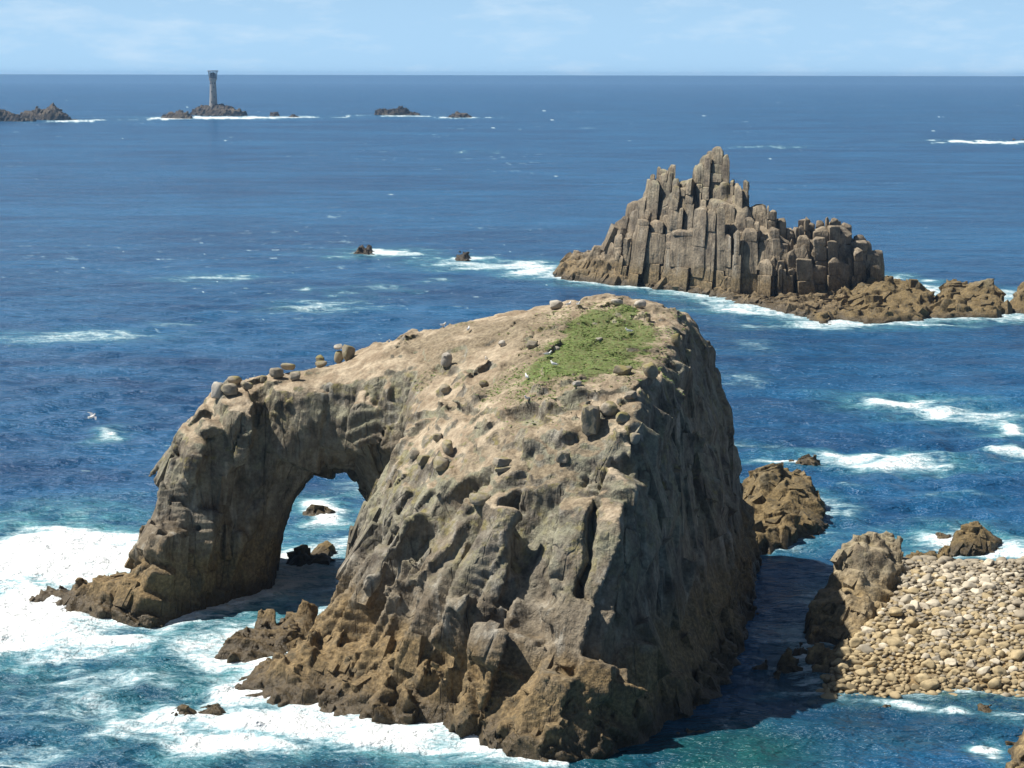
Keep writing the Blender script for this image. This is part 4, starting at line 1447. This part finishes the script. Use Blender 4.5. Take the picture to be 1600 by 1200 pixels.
sea_rock('brown rock at the bottom right corner of the picture', [(1568, 1215), (1600, 1230), (1680, 1230), (1680, 1150), (1610, 1140), (1580, 1170)],
         [(1590, 1160, 0), (1620, 1130, 2), (1600, 1200, -2)], 1.6, M_CRAG, 96, fine=0.2, big=0.4)
for k, (x, y, w, h, lab) in enumerate([(1232, 1045, 34, 24, 'largest of the dark boulders in the shaded channel by the beach'), (1190, 1042, 22, 10, 'flat dark boulder in the shaded channel nearest the arch rock'),
                                       (1250, 1022, 18, 14, 'small dark boulder against the foot of the beach crag'), (1210, 1060, 22, 10, 'low wet boulder in front of the shaded channel boulders'),
                                       (1386, 1106, 22, 10, 'lone ochre boulder in the shallows below the beach'), (1537, 1110, 18, 10, 'reddish boulder in the shallows near the right edge'),
                                       (1080, 1140, 40, 7, 'pale drowned slab just under the green water by the arch rock')]):
    sea_rock(lab, [(x - w / 2, y + 2), (x, y + 4), (x + w / 2, y + 2), (x + w * 0.4, y - h * 0.35), (x, y - h * 0.5), (x - w * 0.4, y - h * 0.35)],
             [(x, y - h * 0.9 if k != 6 else y + 2, 0)], 1.8, M_REEF if k < 4 else M_CRAG, 110 + k, fine=0.15, big=0.25)

# far reef and lighthouse rock
far = [
    ([(-60, 192), (0, 193), (42, 191), (36, 186), (-50, 184)], [(-10, 168, 0), (18, 174, 0), (36, 184, 0)], 1.5, 'dark reef rock cut by the left edge of the picture near the horizon'),
    ([(44, 190), (80, 190), (118, 188), (112, 184), (50, 184)], [(48, 178, 0), (57, 165, 0), (66, 176, 0), (74, 170, 0), (83, 155, 0), (92, 170, 0), (103, 178, 0), (114, 186, 0)], 2.2, 'two peaked dark reef rock at far left near the horizon'),
    ([(262, 187), (280, 188), (298, 186), (292, 182), (268, 182)], [(280, 174, 0)], 1.2, 'small dark reef rock just left of the lighthouse'),
    ([(304, 182), (330, 184), (360, 184), (386, 181), (370, 177), (320, 176)], [(322, 165, 0), (345, 163, 0), (360, 167, 0), (375, 175, 0), (332, 163, 0)], 1.4, 'dark rock islet carrying the lighthouse'),
    ([(418, 182), (428, 183), (438, 181), (430, 179)], [(428, 176, 0)], 1.2, 'tiny dark reef rock right of the lighthouse islet'),
    ([(446, 184), (458, 184), (470, 183), (460, 181)], [(456, 180, 0)], 0.8, 'lowest tiny reef rock right of the lighthouse in the foam'),
    ([(582, 181), (610, 182), (654, 181), (645, 177), (590, 177)], [(594, 170, 0), (612, 172, 0), (628, 166, 0), (645, 176, 0)], 1.2, 'long dark reef rock midway along the far line of surf'),
    ([(694, 184), (715, 185), (738, 184), (725, 181)], [(715, 178, 0)], 0.8, 'small low reef rock at the right end of the far line of surf'),
    ([(1580, 219), (1592, 220), (1604, 219), (1594, 216)], [(1592, 215, 0)], 0.8, 'tiny dark rock in white surf at the right edge below the horizon'),
]
ISLET = None
for k, (pts, tops, sl, lab) in enumerate(far):
    if k in (0, 1, 2, 3, 6):
        tops = [(a_, b_ + 2.2, c_) for a_, b_, c_ in tops]
    else:
        tops = [(a_, b_ - 1.0, c_) for a_, b_, c_ in tops]
    o = sea_rock(lab, pts, tops, sl, M_FAR, 130 + k, fine=0.8, big=1.2, amp=0.8, zmax=36, lump=-9, name='reef_rock', nb=(18, 22, 8, 22, 4, 3, 18, 6, 2)[k], bs=1.5, deep=0.22)
    if k == 3:
        ISLET = o

# ------------------------------------------------------------------ boulder beach
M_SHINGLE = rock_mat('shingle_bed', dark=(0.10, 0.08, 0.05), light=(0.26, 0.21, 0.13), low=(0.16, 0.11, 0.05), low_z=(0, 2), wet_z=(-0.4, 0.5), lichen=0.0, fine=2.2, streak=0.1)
M_PALE = stone_mat('pale_beach_stone', (0.44, 0.385, 0.29), 0.35, scale=2.0, var=0.75, wet=0.9)
M_OCHRE = stone_mat('ochre_beach_stone', (0.36, 0.285, 0.165), 0.35, scale=2.0, var=0.5, wet=0.9)
M_TOP = stone_mat('lichened_boulder', (0.27, 0.235, 0.18), 0.8, lichen=0.75, scale=2.2, var=0.3)
M_PALETOP = stone_mat('bleached_boulder', (0.45, 0.41, 0.35), 0.8, lichen=0.1, scale=2.2, var=0.3)


def beach_x(y):
    return np.interp(y, [156, 160, 168.7, 177, 185, 195], [23.0, 23.8, 27.4, 32.0, 34.5, 35.0])


def beach_z(x, y):
    y = y + 1.3 * fbm(np.c_[x, x * 0, x * 0] / 5.0, 3, 145)
    b = np.interp(y, [150, 156, 161, 166, 175, 188, 193, 200], [-3.0, -1.4, 0.05, 1.3, 2.6, 4.0, 3.0, -2.0])
    k = smooth(-2.5, 1.0, x - beach_x(y))
    return b * k - 2.0 * (1 - k) + 0.35 * fbm(np.c_[x, y, x * 0] / 5.0, 3, 140) * k


gx, gy = np.meshgrid(np.arange(18, 64, 0.5), np.arange(146, 204, 0.5), indexing='ij')
gz = beach_z(gx.ravel(), gy.ravel())
n1, n2 = gx.shape
i, j = np.meshgrid(np.arange(n1 - 1), np.arange(n2 - 1), indexing='ij')
Qb = np.stack([i * n2 + j, (i + 1) * n2 + j, (i + 1) * n2 + j + 1, i * n2 + j + 1], -1).reshape(-1, 4)
o = link('beach', mesh_np('beach', np.c_[gx.ravel(), gy.ravel(), gz], Qb), M_SHINGLE)
tag(o, 'sloping bank under the boulder beach', None, kind='structure')


def stone_mesh(name, seed, sub=3, rough=0.16, box=0.0, cuts=9, sharp=None):
    bm = bmesh.new()
    bmesh.ops.create_icosphere(bm, subdivisions=sub, radius=1.0)
    V = np.array([v.co[:] for v in bm.verts])
    r = np.random.default_rng(seed)
    for _ in range(cuts):                            # worn flat faces
        nrm_ = r.normal(size=3)
        nrm_ /= np.linalg.norm(nrm_)
        lim = r.uniform(0.58, 0.88)
        dd = V @ nrm_ - lim
        V -= np.where(dd > 0, dd * 0.94, 0)[:, None] * nrm_
    if box:
        m = np.abs(V).max(1, keepdims=True)
        V = V * (1 - box) + V / m * 0.8 * box
    V *= 1 + rough * fbm(V * 1.1 + seed * 3.7, 3, seed)[:, None]
    for v, c in zip(bm.verts, V):
        v.co = c
    me = bpy.data.meshes.new(name)
    bm.to_mesh(me)
    bm.free()
    me.polygons.foreach_set('use_smooth', np.ones(len(me.polygons), bool))
    if sharp:
        me.set_sharp_from_angle(angle=math.radians(sharp))
    return me


rb = np.random.default_rng(77)
cand = []
grid = {}
for k in range(26000):
    x, y = rb.uniform(21.5, 58), rb.uniform(157.5, 197)
    r = 0.22 + 0.50 * rb.random() ** 2.6
    z = float(beach_z(np.array([x]), np.array([y]))[0]) if False else 0.0
    key = (int(x), int(y))
    ok = True
    for a in (-1, 0, 1):
        for b in (-1, 0, 1):
            for (qx, qy, qr) in grid.get((key[0] + a, key[1] + b), ()):
                if (qx - x) ** 2 + (qy - y) ** 2 < (0.74 * (qr + r)) ** 2:
                    ok = False
                    break
    if ok:
        grid.setdefault(key, []).append((x, y, r))
        cand.append((x, y, r))
cand = np.array(cand)
cz = beach_z(cand[:, 0], cand[:, 1])
ok = (cz > -0.9) & (cand[:, 0] > beach_x(cand[:, 1]) - 0.8)
cand, cz = cand[ok], cz[ok]
dep = cand[:, 1] * CP + (CAM_H - cz) * SP
spx = 800 + cand[:, 0] / dep * FPX
infr = (spx < 1590) & (cz > 0.05) & (cand[:, 1] < 188)
order = np.argsort(-(cand[:, 2] / dep) * infr)
pale_me = [stone_mesh('boulder', 300 + k) for k in range(7)]
ochre_me = [stone_mesh('boulder', 320 + k) for k in range(7)]
for m in pale_me:
    m.materials.append(M_PALE)
for m in ochre_me:
    m.materials.append(M_OCHRE)
zone_n = {}
for q in order[:300]:
    x, y, r = cand[q]
    pale = cz[q] + rb.normal(0, 1.4) + 0.07 * (x - 34) > 2.35
    o = link('boulder', (pale_me if pale else ochre_me)[rb.integers(7)], None)
    sx, sy, sz = r * rb.uniform(1.0, 1.45), r * rb.uniform(0.85, 1.15), r * rb.uniform(0.62, 0.85)
    o.scale = (sx, sy, sz)
    o.location = (x, y, cz[q] + sz * 0.42)
    o.rotation_euler = (rb.normal(0, 0.22), rb.normal(0, 0.22), rb.uniform(0, 6.28))
    row = 'on the beach crest' if cz[q] > 3.4 else 'on the upper beach' if cz[q] > 2.4 else 'on the lower beach' if cz[q] > 1.2 else 'at the foot of the beach'
    t_ = spx[q]
    side = 'beside the crag' if t_ < 1400 else 'left of the middle' if t_ < 1465 else 'right of the middle' if t_ < 1530 else 'by the picture edge'
    key = ('pale' if pale else 'ochre', row, side)
    zone_n[key] = zone_n.get(key, 0) + 1
    rank = {1: 'largest ', 2: 'second largest '}.get(zone_n[key], 'smaller ')
    tag(o, '%s%s boulder %s, %s' % (rank, key[0], row, side), 'boulder', ('pale' if pale else 'ochre') + ' boulders of the beach')
small = [stone_mesh('stone', 340 + k, sub=2) for k in range(5)]
sm = [(np.array([v.co[:] for v in m.vertices]), np.array([p.vertices[:] for p in m.polygons])) for m in small]
for m in small:
    bpy.data.meshes.remove(m)
parts = {True: ([], [], 0), False: ([], [], 0)}
bag = {True: [[], [], 0], False: [[], [], 0]}
extra = np.c_[rb.uniform(22, 58, 2600), rb.uniform(158, 197, 2600), 0.14 + 0.16 * rb.random(2600)]
extra = extra[extra[:, 0] > beach_x(extra[:, 1]) - 0.8]
ez = beach_z(extra[:, 0], extra[:, 1])
allc = np.vstack([cand[order[300:]], extra[ez > -0.7]])
allz = np.r_[cz[order[300:]], ez[ez > -0.7]]
for (x, y, r), z in zip(allc, allz):
    pale = bool(z + rb.normal(0, 1.4) + 0.07 * (x - 34) > 2.35)
    Vs, Fs = sm[rb.integers(5)]
    a = rb.uniform(0, 6.28)
    ca, sa = math.cos(a), math.sin(a)
    S = Vs * np.array([r * rb.uniform(1, 1.4), r, r * rb.uniform(0.65, 0.9)])
    S = np.c_[S[:, 0] * ca - S[:, 1] * sa + x, S[:, 0] * sa + S[:, 1] * ca + y, S[:, 2] + z + r * 0.3]
    g = bag[pale]
    g[0].append(S)
    g[1].append(Fs + g[2])
    g[2] += len(S)
for pale, nm, lab in ((True, 'beach_stones', 'countless smaller pale stones between the boulders of the upper beach'),
                      (False, 'beach_stones', 'countless smaller ochre stones between the boulders of the lower beach')):
    g = bag[pale]
    me = mesh_np(nm, np.vstack(g[0]), np.vstack(g[1]))
    N_ = stone_mat('small_' + ('pale' if pale else 'ochre') + '_stones', (0.40, 0.345, 0.255) if pale else (0.33, 0.26, 0.15), 0.4, scale=0.8, var=0.2)
    tag(link(nm, me, N_), lab, None, kind='stuff')

# ------------------------------------------------------------------ boulders lying on the arch rock
TOPB = [  # px, py, width px, height px, bleached?, squareness, label
    (868, 477, 22, 14, 1, 0.3, 'white topped boulder alone on the skyline of the grassy summit'), (964, 472, 20, 10, 1, 0.3, 'flat pale boulder on the skyline at the back of the grass'),
    (1001, 476, 20, 13, 1, 0.2, 'pale boulder at the back right corner of the grass'), (832, 538, 20, 14, 0, 0.4, 'dark grey boulder on bare soil left of the grass'),
    (698, 562, 20, 22, 1, 0.4, 'upright pale boulder alone on the brown left slope'), (1016, 580, 24, 26, 0, 0.1, 'round yellowish boulder at the front right corner of the grass'),
    (973, 578, 32, 15, 0, 0.4, 'flat slab beside the round boulder at the front of the grass'), (923, 657, 30, 48, 0, 0.75, 'large upright square block standing on the bare tan slope'),
    (951, 640, 27, 24, 0, 0.3, 'lichened boulder just right of the upright square block'), (972, 653, 24, 17, 0, 0.2, 'rounded grey boulder, rightmost beside the upright square block'),
    (985, 618, 20, 14, 0, 0.3, 'small boulder below the round boulder at the cliff corner'), (992, 685, 20, 18, 0, 0.4, 'boulder on the very edge of the dark right cliff'),
    (786, 722, 32, 14, 0, 0.8, 'flat topped reddish block in the middle of the slope'), (787, 733, 30, 8, 0, 0.8, 'thin slab lying under the flat topped reddish block'),
    (881, 714, 24, 22, 0, 0.5, 'dark pointed boulder on the slope below the upright block'), (690, 724, 27, 24, 0, 0.2, 'largest yellow lichened boulder in the cluster above the gully'),
    (662, 719, 20, 18, 0, 0.2, 'middle lichened boulder in the cluster above the gully'), (648, 710, 17, 16, 0, 0.2, 'leftmost lichened boulder in the cluster above the gully'),
    (684, 684, 17, 14, 0, 0.2, 'topmost small boulder of the cluster above the gully'), (700, 700, 18, 22, 0, 0.4, 'dark boulder at the right of the cluster above the gully'),
    (696, 608, 16, 16, 0, 0.2, 'small round boulder on the slope below the lone upright boulder'), (756, 600, 14, 11, 0, 0.4, 'small stone on bare soil left of the grass front'),
    (1057, 531, 16, 20, 0, 0.2, 'pale lichened boulder perched on the right cliff edge'), (750, 779, 36, 19, 0, 0.4, 'broad lichened boulder at the head of the front cliff'),
    (784, 537, 13, 10, 1, 0.3, 'small pale stone on soil left of the dark grey boulder'), (868, 545, 16, 7, 1, 0.4, 'thin flat stone at the left edge of the grass'),
    (902, 599, 15, 8, 1, 0.3, 'flat white stone at the front edge of the grass'), (936, 530, 11, 5, 1, 0.2, 'small flat white stone in the middle of the grass'),
    (340, 610, 20, 28, 1, 0.5, 'pale square boulder at the outer end of the arch top'), (367, 595, 22, 15, 0, 0.2, 'round boulder on top of the outer pile on the arch'),
    (359, 609, 28, 18, 0, 0.3, 'broad boulder in the outer pile on the arch'), (386, 603, 20, 14, 0, 0.3, 'inner boulder of the outer pile on the arch'),
    (412, 592, 14, 12, 0, 0.3, 'small boulder between the two boulder piles on the arch'), (450, 573, 23, 11, 0, 0.5, 'yellow flat boulder topping the middle pile on the arch'),
    (433, 583, 22, 17, 0, 0.3, 'lichened boulder at the left of the middle pile on the arch'), (461, 587, 18, 15, 0, 0.3, 'lichened boulder at the right of the middle pile on the arch'),
    (500, 561, 14, 12, 0, 0.1, 'round stone balanced above the arch'), (502, 568, 20, 9, 0, 0.3, 'low slab under the balanced round stone'),
    (544, 550, 22, 25, 0, 0.2, 'tall rounded boulder of the pair standing on the skyline'), (529, 553, 14, 19, 0, 0.3, 'slim lower boulder left of the tall skyline boulder'),
    (529, 542, 15, 9, 1, 0.2, 'pale cap stone on the slim skyline boulder')]
STACKED = {(787, 733): None, (529, 542): 1.6, (367, 595): 1.0, (450, 573): 1.0, (500, 561): 0.7}
for k, (px, py, w, h, pale, sq, lab) in enumerate(TOPB):
    # ground under the foot of the boulder
    loc = None
    for dy in range(0, 60, 2):
        p_, n_ = hit(px, py + h / 2 - 1 + dy)
        if p_ is not None:
            loc = p_
            break
    if loc is None:
        continue
    depth_ = loc.y * CP + (CAM_H - loc.z) * SP
    s = depth_ / FPX
    want = AT(px, py, loc.y)
    me = stone_mesh('perched_boulder', 400 + k, sub=3, rough=0.12, box=sq, cuts=14, sharp=28)
    o = link('perched_boulder', me, M_PALETOP if pale else M_TOP)
    o.scale = (w * s * 0.56, (w + h) * s * 0.27, h * s * 0.60)
    up_ = STACKED.get((px, py), 0) or 0
    o.location = (want[0], loc.y + 0.1, max(loc.z + h * s * 0.26, min(want[2], loc.z + h * s * 0.5 + up_)))
    o.rotation_euler = (0.0, 0.12 * math.sin(k * 2.3), 0.5 * math.sin(k * 1.7))
    tag(o, lab, 'boulder', 'boulders lying on the arch rock')

# ------------------------------------------------------------------ turf on the summit
M_GRASS = None
N = NT('turf_grass')
rn = N.attr('tone')
cg = N.mix(N.mr(rn, 0, 1), (0.15, 0.25, 0.06), (0.28, 0.36, 0.12))
cg = N.mix(N.mr(N.noise(0.35, 4, 0.6), 0.48, 0.70, 0, 0.7), cg, (0.24, 0.225, 0.10))
bs = N.bsdf(cg, 0.7, None, 0.2)
tl = N.n('ShaderNodeBsdfTranslucent')
N.put(tl.inputs['Color'], (0.14, 0.22, 0.04))
mxs = N.n('ShaderNodeMixShader')
mxs.inputs[0].default_value = 0.25
N.t.links.new(bs, mxs.inputs[1])
N.t.links.new(tl.outputs[0], mxs.inputs[2])
M_GRASS = N.done(mxs.outputs[0])
rt = np.random.default_rng(5)
tp = np.array(TURF)
lo_, hi_ = tp.min(0) - 5, tp.max(0) + 4
NP = 46000
gp = np.c_[rt.uniform(lo_[0] - 8, hi_[0], NP), rt.uniform(lo_[1], hi_[1], NP)]
sd = sd_poly(gp[:, 0], gp[:, 1], TURF)
dn = fbm(np.c_[gp, gp[:, 0] * 0] * 0.28, 4, 66)
prob = smooth(4.0, -3.0, sd + 2.8 * dn) * (0.35 + 0.65 * smooth(-0.45, 0.2, fbm(np.c_[gp, gp[:, 0] * 0] * 0.7, 3, 68)))
prob = np.maximum(prob, 0.32 * smooth(0.45, 0.75, dn) * (sd < 14) * (gp[:, 1] > 176))
gp = gp[rt.random(NP) < prob]
gv, gf, gt = [], [], []
for x, y in gp:
    p_, n_, _, _ = BVH_ARCH.ray_cast(Vector((x, y, 45)), Vector((0, 0, -1)))
    if p_ is None or n_.z < 0.6 or p_.z < 20:
        continue
    t0 = rt.random()
    for b in range(3):
        a = rt.uniform(0, 6.28)
        w_, h_ = rt.uniform(0.07, 0.15), rt.uniform(0.02, 0.06)
        ox, oy = rt.normal(0, 0.09, 2)
        lx, ly = rt.normal(0, 0.16, 2)
        dx, dy = math.cos(a) * w_, math.sin(a) * w_
        n0 = len(gv)
        z = p_.z - 0.03
        gv += [(x + ox - dx, y + oy - dy, z), (x + ox + dx, y + oy + dy, z), (x + ox + lx, y + oy + ly, z + h_)]
        gf.append((n0, n0 + 1, n0 + 2))
        gt += [t0, t0, min(1, t0 + 0.3)]
me = mesh_np('summit_grass', np.array(gv), np.array(gf), False)
attr(me, 'tone', gt)
tag(link('summit_grass', me, M_GRASS), 'short green turf growing on the summit of the arch rock', None, kind='stuff')

# ------------------------------------------------------------------ gulls
M_GW = plain('gull_white', (0.80, 0.80, 0.78), 0.7, var=0.06)
M_GG = plain('gull_grey', (0.26, 0.28, 0.31), 0.7, var=0.1)
M_GY = plain('gull_bill', (0.55, 0.36, 0.05), 0.5, var=0.1)


def skin_mesh(name, chain, radii, edges, sub=1):
    me = bpy.data.meshes.new(name + '_skeleton')
    me.from_pydata(chain, edges, [])
    ob = bpy.data.objects.new(name, me)
    COL.objects.link(ob)
    md = ob.modifiers.new('skin', 'SKIN')
    for v, r in zip(me.skin_vertices[0].data, radii):
        v.radius = (r, r)
    me.skin_vertices[0].data[0].use_root = True
    s_ = ob.modifiers.new('sub', 'SUBSURF')
    s_.levels = s_.render_levels = sub
    dg = bpy.context.evaluated_depsgraph_get()
    m2 = bpy.data.meshes.new_from_object(ob.evaluated_get(dg))
    bpy.data.objects.remove(ob)
    m2.name = name
    m2.polygons.foreach_set('use_smooth', np.ones(len(m2.polygons), bool))
    return m2


gull_body = skin_mesh('body', [(-0.20, 0, 0.25), (-0.30, 0, 0.25), (-0.05, 0, 0.25), (0.10, 0, 0.30), (0.17, 0, 0.40), (0.20, 0, 0.47), (0.26, 0, 0.465)],
                      [0.07, 0.025, 0.105, 0.10, 0.055, 0.062, 0.025], [(0, 1), (0, 2), (2, 3), (3, 4), (4, 5), (5, 6)], 2)


def wing_mesh(pts, th=0.02):
    P = np.array(pts, float)
    n = len(P)
    V = np.vstack([P, P - np.array([0, 0, th])])
    F = [tuple(range(n)), tuple(range(2 * n - 1, n - 1, -1))] + [(i, i + n, (i + 1) % n + n, (i + 1) % n) for i in range(n)]
    me = bpy.data.meshes.new('wing')
    me.from_pydata(V.tolist(), [], F)
    return me


fold = {s: wing_mesh([(0.12, s * 0.075, 0.35), (0.02, s * 0.115, 0.33), (-0.18, s * 0.10, 0.29), (-0.42, s * 0.03, 0.27), (-0.20, s * 0.04, 0.335), (0.0, s * 0.05, 0.37)][::s]) for s in (1, -1)}
spread = {s: wing_mesh([(0.14, s * 0.06, 0.31), (0.20, s * 0.35, 0.42), (0.02, s * 0.72, 0.36), (-0.06, s * 0.70, 0.355), (0.02, s * 0.36, 0.40), (-0.10, s * 0.06, 0.30)][::s]) for s in (1, -1)}
leg_me = bpy.data.meshes.new('leg')
leg_me.from_pydata([(-0.008, -0.008, 0), (0.008, -0.008, 0), (0.008, 0.008, 0), (-0.008, 0.008, 0), (-0.008, -0.008, 0.17), (0.008, -0.008, 0.17), (0.008, 0.008, 0.17), (-0.008, 0.008, 0.17), (0.06, -0.03, 0.004), (0.06, 0.03, 0.004)],
                   [], [(0, 1, 5, 4), (1, 2, 6, 5), (2, 3, 7, 6), (3, 0, 4, 7), (1, 8, 9, 2)])
bill_me = bpy.data.meshes.new('bill')
bill_me.from_pydata([(0.25, -0.012, 0.475), (0.25, 0.012, 0.475), (0.25, 0, 0.45), (0.335, 0, 0.455)], [], [(0, 1, 3), (1, 2, 3), (2, 0, 3), (0, 2, 1)])
for m, mt in ((gull_body, M_GW), (fold[1], M_GG), (fold[-1], M_GG), (spread[1], M_GG), (spread[-1], M_GG), (leg_me, M_GY), (bill_me, M_GY)):
    m.materials.append(mt)


def gull(loc, rz, label, flying=False, sc=1.0):
    r = bpy.data.objects.new('gull', None)
    COL.objects.link(r)
    r.location = loc
    r.rotation_euler = (0.25 if flying else 0, 0, rz)
    r.scale = (sc, sc, sc)
    link('body', gull_body, None, r)
    link('bill', bill_me, None, r)
    for s in (1, -1):
        link('wing', (spread if flying else fold)[s], None, r)
        if not flying:
            link('leg', leg_me, None, r, (-0.03, s * 0.045, 0))
    tag(r, label, 'gull', 'gulls about the arch rock')


for k, (px, py, lab) in enumerate([(857, 558, 'gull standing at the left edge of the grass'), (823, 594, 'gull sitting at the front left tip of the grass'), (824, 628, 'gull on bare soil below the front of the grass'),
                                   (693, 512, 'leftmost gull on the skyline of the brown slope'), (732, 519, 'gull on the brown slope just under the skyline'), (982, 522, 'gull on the right part of the grass'),
                                   (904, 480, 'right one of two gulls on the skyline by the white topped boulder'), (889, 480, 'left one of two gulls on the skyline by the white topped boulder'),
                                   (865, 574, 'gull in the middle of the lower grass'), (760, 566, 'gull on tan soil between the lone upright boulder and the grass')]):
    for dy in range(0, 30, 2):
        p_, n_ = hit(px, py + dy)
        if p_ is not None:
            break
    if p_ is not None:
        gull((p_.x, p_.y, p_.z - 0.01), k * 1.9, lab, sc=1.15)
gull(AT(143, 657, 190), 0.6, 'gull flying low over the water left of the arch rock', True, 1.3)

# ------------------------------------------------------------------ lighthouse
M_TOWER = plain('granite_tower', (0.30, 0.285, 0.265), 0.8, var=0.18, scale=0.5)
M_DARK = plain('dark_glass', (0.03, 0.035, 0.04), 0.25, var=0.1)
M_STEEL = plain('painted_steel', (0.20, 0.21, 0.23), 0.5, var=0.1)
LH = AT(333.5, 168, np.mean([p[1] for p in px_poly(far[3][0])]))
lsc = (LH[1] * CP) / FPX                             # metres per photograph pixel there
lh = bpy.data.objects.new('lighthouse', None)
COL.objects.link(lh)
lh.location = (LH[0], LH[1], LH[2] - 1.0)
tag(lh, 'tall grey stone lighthouse with a helicopter pad on top, on a dark islet', 'lighthouse')


def lathe(name, prof, mat, parent, seg=32, cap=True):
    V, F = [], []
    for r, z in prof:
        for k in range(seg):
            a = 2 * math.pi * k / seg
            V.append((r * math.cos(a), r * math.sin(a), z))
    for i in range(len(prof) - 1):
        for k in range(seg):
            k2 = (k + 1) % seg
            F.append((i * seg + k, i * seg + k2, (i + 1) * seg + k2, (i + 1) * seg + k))
    if cap:
        F.append(tuple(range(seg))[::-1])
        F.append(tuple((len(prof) - 1) * seg + k for k in range(seg)))
    me = bpy.data.meshes.new(name)
    me.from_pydata(V, [], F)
    me.polygons.foreach_set('use_smooth', np.ones(len(me.polygons), bool))
    me.set_sharp_from_angle(angle=math.radians(30))
    return link(name, me, mat, parent)


def box(name, size, loc, mat, parent, rz=0.0, tilt=0.0):
    bm = bmesh.new()
    bmesh.ops.create_cube(bm, size=1.0)
    for v in bm.verts:
        v.co = Vector((v.co.x * size[0], v.co.y * size[1], v.co.z * size[2]))
    me = bpy.data.meshes.new(name)
    bm.to_mesh(me)
    bm.free()
    o = link(name, me, mat, parent, loc)
    o.rotation_euler = (tilt, 0, rz)
    return o


u = lsc                                               # one photograph pixel
tower = lathe('tower', [(7.8 * u, -3 * u), (7.8 * u, 1.5 * u), (7.2 * u, 1.7 * u), (6.6 * u, 5 * u), (6.0 * u, 12 * u), (5.5 * u, 22 * u), (5.1 * u, 34 * u), (4.9 * u, 41 * u),
                        (5.3 * u, 43 * u), (6.3 * u, 45 * u), (6.3 * u, 46.2 * u), (5.6 * u, 46.4 * u), (5.6 * u, 46.6 * u)], M_TOWER, lh)
for k, (zz, aa) in enumerate([(10, -1.9), (18, -1.2), (26, -1.9), (33, -1.2), (39, -1.7), (39, -0.9), (39, -2.4)]):
    rr = np.interp(zz, [5, 12, 22, 34, 41], [6.6, 6.0, 5.5, 5.1, 4.9]) * u
    w_ = box('window', (0.9, 0.5, 1.9), (rr * math.cos(aa), rr * math.sin(aa), zz * u), M_DARK, lh, aa + math.pi / 2)
box('door', (1.2, 0.5, 2.6), (7.2 * u * math.cos(-1.2), 7.2 * u * math.sin(-1.2), 3.2 * u), M_DARK, lh, -1.2 + math.pi / 2)
lan = lathe('lantern', [(4.3 * u, 46.6 * u), (4.3 * u, 53.5 * u), (3.6 * u, 55 * u), (1.0 * u, 56 * u)], M_DARK, lh)
for k in range(10):
    a = 2 * math.pi * k / 10
    box('glazing_bar', (0.35, 0.35, 7 * u), (4.4 * u * math.cos(a), 4.4 * u * math.sin(a), 50 * u), M_STEEL, lan, a)
lathe('gallery_rail', [(6.1 * u, 48.6 * u), (6.25 * u, 48.6 * u), (6.25 * u, 49 * u), (6.1 * u, 49 * u), (6.1 * u, 48.6 * u)], M_STEEL, lh, cap=False)
for k in range(16):
    a = 2 * math.pi * k / 16
    box('rail_post', (0.15, 0.15, 2.5 * u), (6.17 * u * math.cos(a), 6.17 * u * math.sin(a), 47.6 * u), M_STEEL, lh, a)
lathe('helipad', [(8.4 * u, 57.4 * u), (8.6 * u, 57.6 * u), (8.6 * u, 58.6 * u), (8.4 * u, 58.8 * u)], M_STEEL, lh)
for k in range(10):
    a = 2 * math.pi * (k + 0.5) / 10
    r0, r1, z0, z1 = 5.8 * u, 7.2 * u, 46.6 * u, 57.6 * u
    L = math.hypot(r1 - r0, z1 - z0)
    o = box('helipad_strut', (0.5, 0.5, L), ((r0 + r1) / 2 * math.cos(a), (r0 + r1) / 2 * math.sin(a), (z0 + z1) / 2), M_STEEL, lh)
    o.rotation_euler = (0, math.atan2(r1 - r0, z1 - z0), a)

# ------------------------------------------------------------------ sea haze
HX = 12000.0
bm = bmesh.new()
bmesh.ops.create_cube(bm, size=1.0)
for v in bm.verts:
    v.co = Vector((v.co.x * 2 * HX, v.co.y * 2 * HX, -6.0 if v.co.z < 0 else 60.0))
me = bpy.data.meshes.new('haze')
bm.to_mesh(me)
bm.free()
hm = bpy.data.materials.new('sea_haze')
hm.use_nodes = True
hm.node_tree.nodes.clear()
ho = hm.node_tree.nodes.new('ShaderNodeOutputMaterial')
hv = hm.node_tree.nodes.new('ShaderNodeVolumePrincipled')
hv.inputs['Color'].default_value = (0.34, 0.62, 1.0, 1)
hv.inputs['Density'].default_value = 0.00006
hv.inputs['Anisotropy'].default_value = 0.2
hm.node_tree.links.new(hv.outputs[0], ho.inputs['Volume'])
tag(link('haze', me, hm), 'thin bluish sea haze over the water', None, kind='stuff')
